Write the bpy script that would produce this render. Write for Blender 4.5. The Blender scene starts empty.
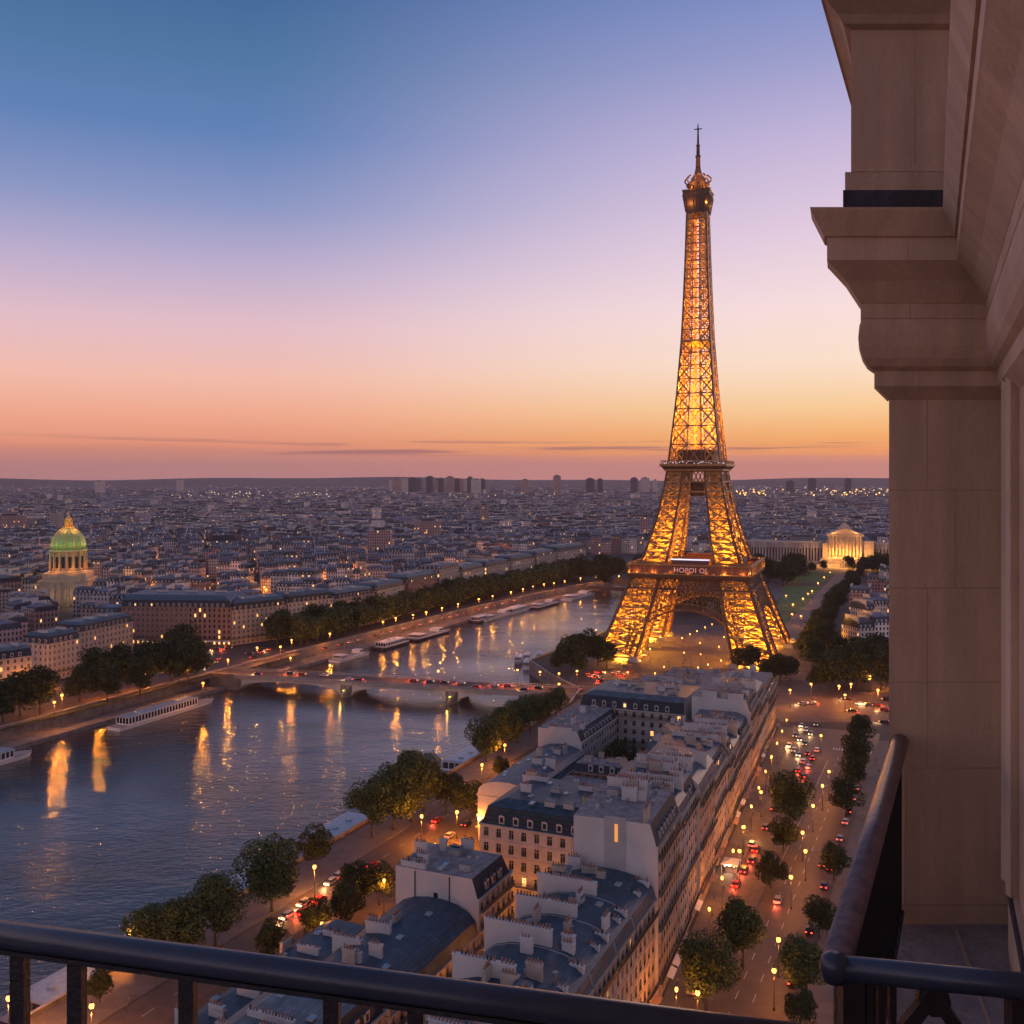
import bpy, math, random
from mathutils import Vector, Matrix
from mathutils.geometry import tessellate_polygon
R = math.radians
rnd = random.Random(7)
SC = bpy.context.scene
COL = SC.collection
H = 105.0            # eye height over the street, metres
HAZE = 3.8e-5
F = 1000.0           # focal length in pixels

# ---------------------------------------------------------------- camera
cd = bpy.data.cameras.new('camera'); cam = bpy.data.objects.new('camera', cd); COL.objects.link(cam)
cam.location = (0, 0, H); cam.rotation_euler = (R(90), 0, 0)
cd.sensor_width = 36; cd.lens = 36*F/1024; cd.shift_y = -32/1024
cd.clip_start = 0.05; cd.clip_end = 60000
SC.camera = cam
SC.view_settings.view_transform = 'Standard'
try: SC.view_settings.look = 'None'
except Exception: pass
SC.view_settings.exposure = 0.0
SC.view_settings.gamma = 1
SC.render.engine = 'CYCLES'
SC.cycles.use_denoising = True
SC.cycles.max_bounces = 5; SC.cycles.diffuse_bounces = 2; SC.cycles.glossy_bounces = 2
SC.cycles.transparent_max_bounces = 6; SC.cycles.volume_bounces = 0
SC.cycles.sample_clamp_indirect = 3; SC.cycles.caustics_reflective = False; SC.cycles.caustics_refractive = False
SC.cycles.use_light_tree = True

# ---------------------------------------------------------------- sky: dusk, sun just under the horizon ahead to the right
W = bpy.data.worlds.new('World'); SC.world = W; W.use_nodes = True
nt = W.node_tree; nt.nodes.clear()
def N(t, **k):
    n = nt.nodes.new(t)
    for a, b in k.items(): setattr(n, a, b)
    return n
def L_(a, b): nt.links.new(a, b)
def M_(op, a, b=None, c=None, clamp=False):
    n = N('ShaderNodeMath', operation=op); n.use_clamp = clamp
    for i, v in enumerate((a, b, c)):
        if v is None: continue
        if isinstance(v, (int, float)): n.inputs[i].default_value = v
        else: L_(v, n.inputs[i])
    return n.outputs[0]
def lin(c):
    return tuple(((v/255)/12.92 if v/255 <= .04045 else ((v/255+.055)/1.055)**2.4) for v in c)
def ramp(fac, stops):
    n = N('ShaderNodeValToRGB'); cr = n.color_ramp; cr.interpolation = 'LINEAR'
    while len(cr.elements) > 1: cr.elements.remove(cr.elements[-1])
    cr.elements[0].position = stops[0][0]; cr.elements[0].color = lin(stops[0][1])+(1,)
    for p, c in stops[1:]:
        e = cr.elements.new(p); e.color = lin(c)+(1,)
    L_(fac, n.inputs[0]); return n.outputs[0]
tc = N('ShaderNodeTexCoord'); sp = N('ShaderNodeSeparateXYZ'); L_(tc.outputs['Generated'], sp.inputs[0])
X, Y, Z = sp.outputs
hl = M_('SQRT', M_('ADD', M_('MULTIPLY', X, X), M_('MULTIPLY', Y, Y)))
az = M_('DIVIDE', M_('ADD', M_('MULTIPLY', X, math.sin(R(30))), M_('MULTIPLY', Y, math.cos(R(30)))), M_('MAXIMUM', hl, .01))
tanel = M_('DIVIDE', Z, M_('MAXIMUM', hl, .01))
# thin cloud streaks low over the horizon
cv = N('ShaderNodeCombineXYZ'); L_(M_('MULTIPLY', X, 5.0), cv.inputs[0]); L_(M_('MULTIPLY', Y, 5.0), cv.inputs[1]); L_(M_('MULTIPLY', Z, 130.0), cv.inputs[2])
no = N('ShaderNodeTexNoise'); no.inputs['Scale'].default_value = 1.0; no.inputs['Detail'].default_value = 4; L_(cv.outputs[0], no.inputs['Vector'])
wob = M_('MULTIPLY', M_('SUBTRACT', no.outputs[0], .5), .010)
el = M_('ADD', tanel, M_('MULTIPLY', wob, M_('LESS_THAN', tanel, .05)))
# position: elevation tangent /1.0 stretched with sqrt-like remap
pos = M_('MULTIPLY', M_('POWER', M_('MAXIMUM', el, 0), .5), 1.0, clamp=True)
def st(l): return [(min(1, math.sqrt(max(0, (480-y))/1000.)), c) for y, c in l]
west = ramp(pos, st([(480,(226,150,140)),(464,(228,150,132)),(457,(238,154,122)),(453,(255,166,98)),(436,(255,184,110)),(408,(255,212,158)),(365,(255,230,208)),(310,(252,226,226)),(235,(230,206,226)),(150,(200,184,220)),(70,(158,160,208)),(0,(126,142,198)),(-400,(104,112,146))]))
east = ramp(pos, st([(480,(204,142,142)),(462,(212,142,130)),(452,(222,144,122)),(446,(240,154,120)),(415,(250,176,146)),(380,(248,192,176)),(330,(230,192,202)),(275,(192,176,208)),(215,(140,152,198)),(145,(96,130,184)),(70,(78,118,164)),(0,(64,104,154)),(-400,(96,106,142))]))
back = ramp(pos, st([(480,(214,180,182)),(430,(250,212,208)),(300,(244,212,216)),(150,(206,192,214)),(0,(146,152,190)),(-400,(100,108,144))]))
def mr(v, a, b):
    n = N('ShaderNodeMapRange'); n.interpolation_type = 'SMOOTHSTEP'; L_(v, n.inputs[0]); n.inputs[1].default_value = a; n.inputs[2].default_value = b; return n.outputs[0]
def mixc(f, a, b, mode='MIX'):
    n = N('ShaderNodeMixRGB', blend_type=mode)
    for i, v in enumerate((f, a, b)):
        if isinstance(v, (int, float)): n.inputs[i].default_value = v
        elif isinstance(v, tuple): n.inputs[i].default_value = v
        else: L_(v, n.inputs[i])
    return n.outputs[0]
c1 = mixc(mr(az, .70, 1.03), east, west)
c2 = mixc(mr(az, -.4, .45), back, c1)
# streak mask between 1.8 and 4.2 degrees
no2 = N('ShaderNodeTexNoise'); no2.inputs['Scale'].default_value = 1.0; no2.inputs['Detail'].default_value = 3
cv2 = N('ShaderNodeCombineXYZ'); L_(M_('MULTIPLY', X, 4.0), cv2.inputs[0]); L_(M_('MULTIPLY', Y, 1.0), cv2.inputs[1]); L_(M_('MULTIPLY', Z, 150.0), cv2.inputs[2]); L_(cv2.outputs[0], no2.inputs['Vector'])
band = M_('MULTIPLY', mr(tanel, .022, .028), M_('SUBTRACT', 1.0, mr(tanel, .033, .044)))
streak = M_('MULTIPLY', M_('MULTIPLY', mr(no2.outputs[0], .52, .62), band), .65)
c3 = mixc(streak, c2, lin((150,96,112))+(1,))
sky = N('ShaderNodeTexSky', sky_type='NISHITA'); sky.sun_disc = False
sky.sun_elevation = R(1.0); sky.sun_rotation = R(30); sky.altitude = 100
bgA = N('ShaderNodeBackground'); L_(c3, bgA.inputs[0]); bgA.inputs[1].default_value = 1.0
bgB = N('ShaderNodeBackground'); L_(sky.outputs[0], bgB.inputs[0]); bgB.inputs[1].default_value = .004
ad = N('ShaderNodeAddShader'); L_(bgA.outputs[0], ad.inputs[0]); L_(bgB.outputs[0], ad.inputs[1])
wo = N('ShaderNodeOutputWorld'); L_(ad.outputs[0], wo.inputs[0])
W.cycles.sampling_method = 'MANUAL'; W.cycles.sample_map_resolution = 512
# the last glow of the sun, low ahead to the right
sd = bpy.data.lights.new('sun', 'SUN'); sd.energy = .5; sd.angle = R(14); sd.specular_factor = .15; sd.color = (1, .58, .42)
so = bpy.data.objects.new('sun', sd); COL.objects.link(so)
so.rotation_euler = Vector((-math.sin(R(30)), -math.cos(R(30)), -.13)).to_track_quat('-Z', 'Y').to_euler()

# ---------------------------------------------------------------- materials
def mat(name, col, rough=.8, metal=0., var=.25, scale=.6, col2=None, bump=0., bscale=8., emit=None, estr=0., island=0., space='Object', spec=None):
    m = bpy.data.materials.new(name); m.use_nodes = True
    t = m.node_tree; b = t.nodes['Principled BSDF']
    b.inputs['Roughness'].default_value = rough; b.inputs['Metallic'].default_value = metal
    if spec is not None: b.inputs['Specular IOR Level'].default_value = spec
    c = col+(1,)
    if emit is not None:
        b.inputs['Base Color'].default_value = c
        b.inputs['Emission Color'].default_value = tuple(emit)+(1,); b.inputs['Emission Strength'].default_value = estr
        m.cycles.emission_sampling = 'NONE'
        return m
    tc = t.nodes.new('ShaderNodeTexCoord'); src = tc.outputs['Object' if space == 'Position' else space]
    if space == 'Position': src = t.nodes.new('ShaderNodeNewGeometry').outputs['Position']
    n = t.nodes.new('ShaderNodeTexNoise'); n.inputs['Scale'].default_value = scale; n.inputs['Detail'].default_value = 6; n.inputs['Roughness'].default_value = .65
    t.links.new(src, n.inputs['Vector'])
    mr = t.nodes.new('ShaderNodeMapRange'); mr.inputs[1].default_value = .3; mr.inputs[2].default_value = .7; t.links.new(n.outputs[0], mr.inputs[0])
    mx = t.nodes.new('ShaderNodeMixRGB'); t.links.new(mr.outputs[0], mx.inputs[0])
    c2 = col2 or tuple(v*(1-var*1.2) for v in col); c1 = col if col2 else tuple(min(1, v*(1+var)) for v in col)
    mx.inputs[1].default_value = c2+(1,); mx.inputs[2].default_value = c1+(1,)
    out = mx.outputs[0]
    if island:
        g = t.nodes.new('ShaderNodeNewGeometry'); r = t.nodes.new('ShaderNodeMapRange'); t.links.new(g.outputs['Random Per Island'], r.inputs[0])
        r.inputs[3].default_value = 1-island; r.inputs[4].default_value = 1+island
        mm = t.nodes.new('ShaderNodeMixRGB'); mm.blend_type = 'MULTIPLY'; mm.inputs[0].default_value = 1
        t.links.new(out, mm.inputs[1]); t.links.new(r.outputs[0], mm.inputs[2]); out = mm.outputs[0]
    t.links.new(out, b.inputs['Base Color'])
    if bump:
        n2 = t.nodes.new('ShaderNodeTexNoise'); n2.inputs['Scale'].default_value = bscale; n2.inputs['Detail'].default_value = 5; t.links.new(src, n2.inputs['Vector'])
        bp = t.nodes.new('ShaderNodeBump'); bp.inputs['Strength'].default_value = bump; bp.inputs['Distance'].default_value = .05
        t.links.new(n2.outputs[0], bp.inputs['Height']); t.links.new(bp.outputs[0], b.inputs['Normal'])
    return m
def add_brick(m, bw, bh, mortar, strength, mc, space='Object', vec=None, vary=.0):
    """thin joints over an existing material (courses, seams, panels)"""
    t = m.node_tree; b = t.nodes['Principled BSDF']
    lk = [l for l in t.links if l.to_socket == b.inputs['Base Color']][0]; src = lk.from_socket
    tc = t.nodes.new('ShaderNodeTexCoord'); mp = t.nodes.new('ShaderNodeMapping'); t.links.new(tc.outputs[space], mp.inputs[0])
    if vec: mp.inputs['Rotation'].default_value = vec
    br = t.nodes.new('ShaderNodeTexBrick'); t.links.new(mp.outputs[0], br.inputs[0])
    br.inputs['Scale'].default_value = 1; br.inputs['Brick Width'].default_value = bw; br.inputs['Row Height'].default_value = bh
    br.inputs['Mortar Size'].default_value = mortar; br.inputs['Mortar Smooth'].default_value = .3
    br.inputs['Color1'].default_value = (1,1,1,1); br.inputs['Color2'].default_value = (1-vary,)*3+(1,); br.inputs['Mortar'].default_value = (mc,)*3+(1,)
    mm = t.nodes.new('ShaderNodeMixRGB'); mm.blend_type = 'MULTIPLY'; mm.inputs[0].default_value = strength
    t.links.new(src, mm.inputs[1]); t.links.new(br.outputs[0], mm.inputs[2]); t.links.new(mm.outputs[0], b.inputs['Base Color'])
    return m
MT = {}
MT['ground'] = mat('ground', (.055,.05,.052), .9, var=.3, scale=.02, space='Position')
MT['road'] = mat('asphalt', (.072,.052,.045), .62, var=.25, scale=.35, space='Position', bump=.3, bscale=3)
MT['road2'] = mat('asphalt_plaza', (.10,.068,.062), .75, var=.3, scale=.15, space='Position')
MT['pave'] = add_brick(mat('pavement', (.125,.108,.108), .8, var=.25, scale=.25, space='Position'), 1.2, .8, .05, .5, .5)
MT['paint'] = mat('road_paint', (.45,.43,.42), .7, var=.3, scale=2)
MT['lawn'] = mat('lawn', (.07,.15,.035), .95, var=.35, scale=.08, space='Position')
MT['scrub'] = mat('scrub', (.03,.045,.018), .95, var=.35, scale=.3, space='Position')
MT['quay'] = add_brick(mat('quay_stone', (.20,.175,.165), .85, var=.35, scale=.25, bump=.3, bscale=2), 1.6, .6, .05, .6, .45, vec=(R(90),0,0))
MT['hill'] = mat('hill', (.035,.045,.05), 1, var=.2, scale=.001, space='Position')
MT['stone'] = mat('limestone', (.46,.40,.37), .85, var=.18, scale=.35, bump=.2, bscale=2)
MT['stone2'] = mat('limestone_warm', (.40,.335,.28), .85, var=.2, scale=.35, bump=.2, bscale=2)
MT['stone3'] = mat('limestone_grey', (.33,.31,.31), .85, var=.22, scale=.35)
MT['stone4'] = mat('limestone_brown', (.30,.235,.19), .85, var=.28, scale=.35, bump=.2, bscale=2)  # darker, browner limestone for the boulevard fronts
MT['slit'] = mat('stairwell_glow', (.5,.3,.1), emit=(1,.36,.08), estr=.75)
MT['brick'] = mat('brick_red', (.27,.16,.13), .85, var=.22, scale=.35)
MT['plaster'] = mat('party_wall_plaster', (.50,.475,.47), .9, var=.12, scale=.12, bump=.2, bscale=1.5)
MT['plaster2'] = mat('party_wall_grey', (.36,.34,.34), .9, var=.2, scale=.12)
for nm, c, c2 in (('zinc',(.13,.185,.235),(.055,.085,.12)), ('zinc2',(.06,.115,.165),(.028,.058,.09)), ('zinc3',(.21,.25,.28),(.10,.125,.15)), ('slate',(.045,.065,.09),(.025,.038,.058))):
    m = mat(nm, c, .48 if nm != 'slate' else .6, .0, col2=c2, scale=.5, bump=.3, bscale=3, spec=.3)
    MT[nm] = add_brick(m, .62 if nm != 'slate' else .5, 4.5 if nm != 'slate' else .3, .075, .85, .34, vary=.38)
MT['roofjunk'] = mat('roof_gravel', (.22,.20,.21), .9, var=.45, scale=.5)
MT['clay'] = mat('clay_pot', (.30,.14,.09), .8, var=.3, scale=3)
MT['frame'] = mat('window_frame', (.42,.40,.38), .6, var=.1)
MT['pane'] = mat('window_glass', (.02,.022,.028), .12, var=.2, spec=.6)
MT['iron'] = mat('wrought_iron', (.018,.018,.02), .5, var=.2)
MT['glassroof'] = mat('glass_roof', (.20,.33,.42), .15, .2, var=.3, scale=.5)
MT['lit'] = mat('lit_window', (.5,.3,.1), emit=(1,.50,.14), estr=2.0)
MT['shop'] = mat('lit_shop_window', (.5,.3,.1), emit=(1,.40,.09), estr=1.6)
MT['bulb'] = mat('lamp_globe', (1,.7,.3), emit=(1,.50,.11), estr=2.6)
MT['bulbw'] = mat('lamp_globe_pale', (1,.85,.6), emit=(1,.74,.45), estr=1.5)
MT['tail'] = mat('tail_light', (.6,.02,.02), emit=(1,.06,.03), estr=5.)
MT['head'] = mat('head_light', (1,.9,.7), emit=(1,.60,.26), estr=2.6)
MT['leaf'] = mat('leaves', (.090,.118,.036), .8, col2=(.034,.050,.017), scale=.35, island=.5, spec=.2)
MT['leaf2'] = mat('leaves_dark', (.052,.070,.025), .85, col2=(.020,.030,.012), scale=.35, island=.5, spec=.2)
MT['bark'] = mat('bark', (.07,.055,.045), .9, var=.4, scale=3)
MT['hull'] = mat('boat_hull', (.80,.77,.76), .5, var=.1)
MT['hulldark'] = mat('boat_hull_dark', (.05,.035,.035), .5, var=.3)
MT['hullblue'] = mat('boat_roof_blue', (.30,.38,.46), .35, .1, var=.2)
MT['boatroof'] = mat('boat_roof', (.70,.70,.74), .45, var=.15)
MT['tyre'] = mat('tyre', (.02,.02,.02), .9)
MT['white'] = mat('white_canvas', (.75,.72,.68), .8, var=.08)
MT['tower'] = mat('tower_iron', (.31,.18,.062), .55, .0, var=.18, scale=.1)
MT['towershade'] = mat('tower_iron_shade', (.12,.06,.028), .55, .0, var=.2, scale=.1)  # darker copy of the iron: silhouette shade of outer bars put into colour
MT['towerdark'] = mat('tower_iron_dark', (.085,.05,.038), .6, .0, var=.2, scale=.1)
MT['water'] = bpy.data.materials.new('water')
def water():
    m = MT['water']; m.use_nodes = True; t = m.node_tree; b = t.nodes['Principled BSDF']
    b.inputs['Base Color'].default_value = (.050,.042,.040,1); b.inputs['Roughness'].default_value = .09; b.inputs['IOR'].default_value = 1.42; b.inputs['Specular Tint'].default_value = (1,.90,.82,1)
    b.inputs['Specular IOR Level'].default_value = .9
    g = t.nodes.new('ShaderNodeNewGeometry'); mp = t.nodes.new('ShaderNodeMapping'); mp.inputs['Rotation'].default_value = (0,0,R(-14)); mp.inputs['Scale'].default_value = (.55, 1.0, 1)
    t.links.new(g.outputs['Position'], mp.inputs[0])
    a = t.nodes.new('ShaderNodeTexNoise'); a.inputs['Scale'].default_value = .55; a.inputs['Detail'].default_value = 4; a.inputs['Roughness'].default_value = .6; t.links.new(mp.outputs[0], a.inputs['Vector'])
    c = t.nodes.new('ShaderNodeTexNoise'); c.inputs['Scale'].default_value = .07; c.inputs['Detail'].default_value = 2; t.links.new(mp.outputs[0], c.inputs['Vector'])
    ad = t.nodes.new('ShaderNodeMath'); ad.operation = 'MULTIPLY_ADD'; ad.inputs[1].default_value = 2.2; t.links.new(c.outputs[0], ad.inputs[0]); t.links.new(a.outputs[0], ad.inputs[2])
    bp = t.nodes.new('ShaderNodeBump'); bp.inputs['Strength'].default_value = .8; bp.inputs['Distance'].default_value = .40
    e = t.nodes.new('ShaderNodeTexNoise'); e.inputs['Scale'].default_value = .016; e.inputs['Detail'].default_value = 3; t.links.new(mp.outputs[0], e.inputs['Vector'])
    er = t.nodes.new('ShaderNodeMapRange'); er.inputs[1].default_value = .38; er.inputs[2].default_value = .62; er.inputs[3].default_value = .42; er.inputs[4].default_value = 1.0; t.links.new(e.outputs[0], er.inputs[0]); t.links.new(er.outputs[0], bp.inputs['Strength'])
    t.links.new(ad.outputs[0], bp.inputs['Height']); t.links.new(bp.outputs[0], b.inputs['Normal'])
water()
def facade_mat(name, wall, roof_col, px=2.6, pz=3.2, lit=.04):
    """wall with a grid of dark (some lit) windows cut by object coordinates; for blocks hundreds of metres away"""
    m = bpy.data.materials.new(name); m.use_nodes = True; t = m.node_tree; b = t.nodes['Principled BSDF']
    g = t.nodes.new('ShaderNodeNewGeometry'); tc = t.nodes.new('ShaderNodeTexCoord')
    s = t.nodes.new('ShaderNodeSeparateXYZ'); t.links.new(tc.outputs['Object'], s.inputs[0])
    vt = t.nodes.new('ShaderNodeVectorTransform'); vt.vector_type = 'NORMAL'; vt.convert_from = 'WORLD'; vt.convert_to = 'OBJECT'; t.links.new(g.outputs['True Normal'], vt.inputs[0])
    ns = t.nodes.new('ShaderNodeSeparateXYZ'); t.links.new(vt.outputs[0], ns.inputs[0])
    def m_(op, a, b_=None, c=None):
        n = t.nodes.new('ShaderNodeMath'); n.operation = op
        for i, v in enumerate((a, b_, c)):
            if v is None: continue
            if isinstance(v, (int, float)): n.inputs[i].default_value = v
            else: t.links.new(v, n.inputs[i])
        return n.outputs[0]
    # horizontal coordinate: x on faces looking along y, y on the others
    usex = m_('GREATER_THAN', m_('ABSOLUTE', ns.outputs[1]), m_('ABSOLUTE', ns.outputs[0]))
    h = m_('ADD', m_('MULTIPLY', s.outputs[0], usex), m_('MULTIPLY', s.outputs[1], m_('SUBTRACT', 1, usex)))
    u = m_('DIVIDE', h, px); v = m_('DIVIDE', s.outputs[2], pz)
    fu = m_('FRACT', m_('ADD', u, 1000)); fv = m_('FRACT', m_('ADD', v, 1000))
    inu = m_('MULTIPLY', m_('GREATER_THAN', fu, .28), m_('LESS_THAN', fu, .72)); inv = m_('MULTIPLY', m_('GREATER_THAN', fv, .22), m_('LESS_THAN', fv, .82))
    win = m_('MULTIPLY', inu, inv)
    cx = t.nodes.new('ShaderNodeCombineXYZ'); t.links.new(m_('FLOOR', u), cx.inputs[0]); t.links.new(m_('FLOOR', v), cx.inputs[1]); t.links.new(g.outputs['Random Per Island'], cx.inputs[2])
    wn = t.nodes.new('ShaderNodeTexWhiteNoise'); wn.noise_dimensions = '3D'; t.links.new(cx.outputs[0], wn.inputs[0])
    isl = m_('MULTIPLY_ADD', g.outputs['Random Per Island'], .9, .45)
    nz = t.nodes.new('ShaderNodeTexNoise'); nz.inputs['Scale'].default_value = .15; t.links.new(g.outputs['Position'], nz.inputs['Vector'])
    isl = m_('MULTIPLY', isl, m_('MULTIPLY_ADD', nz.outputs[0], .6, .7))
    c1 = t.nodes.new('ShaderNodeMixRGB'); c1.blend_type = 'MULTIPLY'; c1.inputs[0].default_value = 1; c1.inputs[1].default_value = wall+(1,); t.links.new(isl, c1.inputs[2])
    c2 = t.nodes.new('ShaderNodeMixRGB'); t.links.new(win, c2.inputs[0]); t.links.new(c1.outputs[0], c2.inputs[1]); c2.inputs[2].default_value = (.03,.03,.035,1)
    t.links.new(c2.outputs[0], b.inputs['Base Color'])
    b.inputs['Emission Color'].default_value = (1,.5,.18,1)
    e = m_('MULTIPLY', m_('MULTIPLY', win, m_('GREATER_THAN', wn.outputs[0], 1-lit)), 1.6); t.links.new(e, b.inputs['Emission Strength'])
    b.inputs['Roughness'].default_value = .85
    m.cycles.emission_sampling = 'NONE'
    return m
MT['fac1'] = facade_mat('far_facade_cream', (.66,.56,.52), None)
MT['fac2'] = facade_mat('far_facade_rose', (.42,.27,.26), None)
MT['fac3'] = facade_mat('far_facade_grey', (.42,.38,.39), None)
MT['faczinc'] = mat('far_zinc', (.16,.175,.22), .7, col2=(.05,.055,.075), scale=.05, space='Position', island=.6)
MT['facslate'] = mat('far_slate', (.055,.062,.085), .7, col2=(.022,.026,.038), scale=.05, space='Position', island=.5)

# ---------------------------------------------------------------- mesh helpers
class MB:
    def __init__(s): s.v = []; s.f = []; s.m = []; s.sm = []
    def add(s, vs, fs, mi=0, smooth=False):
        o = len(s.v); s.v += [tuple(v) for v in vs]
        for f in fs: s.f.append([i+o for i in f]); s.m.append(mi); s.sm.append(smooth)
    def quad(s, a, b, c, d, mi=0): s.add((a,b,c,d), ((0,1,2,3),), mi)
    def box(s, x0, x1, y0, y1, z0, z1, mi=0):
        s.add([(x0,y0,z0),(x1,y0,z0),(x1,y1,z0),(x0,y1,z0),(x0,y0,z1),(x1,y0,z1),(x1,y1,z1),(x0,y1,z1)],
              [(3,2,1,0),(4,5,6,7),(0,1,5,4),(1,2,6,5),(2,3,7,6),(3,0,4,7)], mi)
    def obox(s, p, ax, L, wd, z0, z1, mi=0):
        """box centred at p=(x,y) turned by ax, length L along ax, width wd"""
        c, sn = math.cos(ax), math.sin(ax); vs = []
        for z in (z0, z1):
            for a, b in ((-1,-1),(1,-1),(1,1),(-1,1)):
                x = a*L/2; y = b*wd/2; vs.append((p[0]+x*c-y*sn, p[1]+x*sn+y*c, z))
        s.add(vs, [(3,2,1,0),(4,5,6,7),(0,1,5,4),(1,2,6,5),(2,3,7,6),(3,0,4,7)], mi)
    def bar(s, p, q, w, w2=None, mi=0):
        p = Vector(p); q = Vector(q); d = q-p
        if d.length < 1e-6: return
        d.normalize(); up = Vector((0,0,1)) if abs(d.z) < .95 else Vector((0,1,0))
        a = d.cross(up).normalized(); b = a.cross(d).normalized(); w2 = w if w2 is None else w2
        vs = []
        for c in (p, q):
            for i, j in ((-1,-1),(1,-1),(1,1),(-1,1)): vs.append(c+a*(i*w/2)+b*(j*w2/2))
        s.add(vs, [(3,2,1,0),(4,5,6,7),(0,1,5,4),(1,2,6,5),(2,3,7,6),(3,0,4,7)], mi)
    def tube(s, pts, r, n=8, mi=0, cap=True, smooth=True):
        pts = [Vector(p) for p in pts]; rs = r if isinstance(r, (list, tuple)) else [r]*len(pts); o = len(s.v); prev = None
        for k, p in enumerate(pts):
            d = (pts[min(k+1, len(pts)-1)]-pts[max(k-1, 0)]).normalized()
            if prev is None: up = Vector((0,0,1)) if abs(d.z) < .9 else Vector((1,0,0)); a = d.cross(up).normalized()
            else: a = (prev-d*prev.dot(d)).normalized()
            prev = a; b = a.cross(d)
            for i in range(n):
                t = 2*math.pi*i/n; s.v.append(tuple(p+(a*math.cos(t)+b*math.sin(t))*rs[k]))
        for k in range(len(pts)-1):
            for i in range(n):
                j = (i+1) % n; s.f.append([o+k*n+i, o+k*n+j, o+(k+1)*n+j, o+(k+1)*n+i]); s.m.append(mi); s.sm.append(smooth)
        if cap:
            s.f.append([o+i for i in range(n)][::-1]); s.m.append(mi); s.sm.append(False)
            e = o+(len(pts)-1)*n; s.f.append([e+i for i in range(n)]); s.m.append(mi); s.sm.append(False)
    def lathe(s, prof, n=16, c=(0,0), mi=0, smooth=True, cap=True):
        s.tube([(c[0], c[1], z) for z, r in prof], [max(r, .01) for z, r in prof], n, mi, cap, smooth)
    def ico(s, c, r, mi=0):
        x, y, z = c
        s.add([(x+r,y,z),(x-r,y,z),(x,y+r,z),(x,y-r,z),(x,y,z+r),(x,y,z-r)], [(0,2,4),(2,1,4),(1,3,4),(3,0,4),(2,0,5),(1,2,5),(3,1,5),(0,3,5)], mi)
    def loops(s, ls, mi=0, cap_top=True, mis=None, topmi=None):
        """stack of horizontal loops (each a list of points); mis = material per side"""
        o = len(s.v); n = len(ls[0])
        for l in ls: s.v += [tuple(p) for p in l]
        for k in range(len(ls)-1):
            for i in range(n):
                j = (i+1) % n; s.f.append([o+k*n+i, o+k*n+j, o+(k+1)*n+j, o+(k+1)*n+i]); s.m.append(mis[i] if mis else mi); s.sm.append(False)
        if cap_top:
            e = o+(len(ls)-1)*n; s.f.append([e+i for i in range(n)]); s.m.append(mi if topmi is None else topmi); s.sm.append(False)
    def mesh(s, name, mats):
        me = bpy.data.meshes.new(name); me.from_pydata(s.v, [], s.f)
        for m in (mats if isinstance(mats, (list, tuple)) else [mats]): me.materials.append(MT[m] if isinstance(m, str) else m)
        me.polygons.foreach_set('material_index', s.m); me.polygons.foreach_set('use_smooth', s.sm); me.update()
        return me
    def build(s, name, mats, parent=None): return link(name, s.mesh(name, mats), parent)
def link(name, data, parent=None, loc=None, rz=None, scale=None):
    o = bpy.data.objects.new(name, data); COL.objects.link(o)
    if parent: o.parent = parent
    if loc is not None: o.location = loc
    if rz is not None: o.rotation_euler = (0, 0, rz)
    if scale is not None: o.scale = scale
    return o
def tag(o, label=None, cat=None, group=None, kind=None):
    if label: o['label'] = label
    if cat: o['category'] = cat
    if group: o['group'] = group
    if kind: o['kind'] = kind
    return o
def thing(name, label, cat, loc=(0,0,0), rz=0, group=None):
    return tag(link(name, None, None, loc, rz), label, cat, group)
def copy_tree(o, parent=None):
    c = o.copy(); COL.objects.link(c)
    if parent: c.parent = parent
    for ch in o.children: copy_tree(ch, c)
    return c
# frames: u runs along the boulevard and the river, t across it to the right
U = (.4066, .9136); V = (.9136, -.4066); RU = -math.atan2(.4066, .9136)
def ST(s, t): return (U[0]*s+V[0]*t, U[1]*s+V[1]*t)
def toST(x, y): return (x*U[0]+y*U[1], x*V[0]+y*V[1])
def G(px, py, z=0.):
    D = F*(H-z)/(py-480.); return ((px-512.)*D/F, D)
def poly(name, pts, z, m, kind='structure', top=None, z0=None):
    """flat polygon (optionally a slab down to z0)"""
    vs = [Vector((p[0], p[1], z)) for p in pts]; tris = tessellate_polygon([vs]); mb = MB(); 
    fs = []
    for t in tris:
        a, b, c = (vs[i] for i in t)
        fs.append(t if (b-a).cross(c-a).z > 0 else t[::-1])
    mb.add(vs, fs)
    if z0 is not None:
        n = len(pts)
        for i in range(n):
            a, b = pts[i], pts[(i+1) % n]; mb.quad((a[0],a[1],z0),(b[0],b[1],z0),(b[0],b[1],z),(a[0],a[1],z))
    o = mb.build(name, m)
    if kind: o['kind'] = kind
    return o
# ================================================================ the setting
WZ = -7.0
lb = [(-260,-358),(160,-357),(287,-356),(430,-357),(480,-356),(540,-355),(640,-353),(740,-350),(824,-342),(905,-334),(1010,-320)]   # left water edge (s,t)
rb = [(1010,-225),(800,-222),(640,-222),(533,-226),(500,-200),(470,-172),(440,-166),(160,-165),(-260,-165)]             # right edge
hole = [ST(s, t-13) for s, t in lb]+[ST(s, t) for s, t in rb]
outer = [(-14000,-1500),(14000,-1500),(14000,16000),(-14000,16000)]
vo = [Vector((*p, 0)) for p in outer]; vh = [Vector((*p, 0)) for p in hole]; allv = vo+vh
g = MB(); fs = []
for t in tessellate_polygon([vo, vh]):
    a, b, c = (allv[i] for i in t); fs.append(t if (b-a).cross(c-a).z > 0 else t[::-1])
g.add(allv, fs); g.build('ground', 'ground')['kind'] = 'structure'
poly('river', [ST(s, t-2) for s, t in lb]+[ST(s, t+2) for s, t in rb], WZ, 'water')
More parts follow.
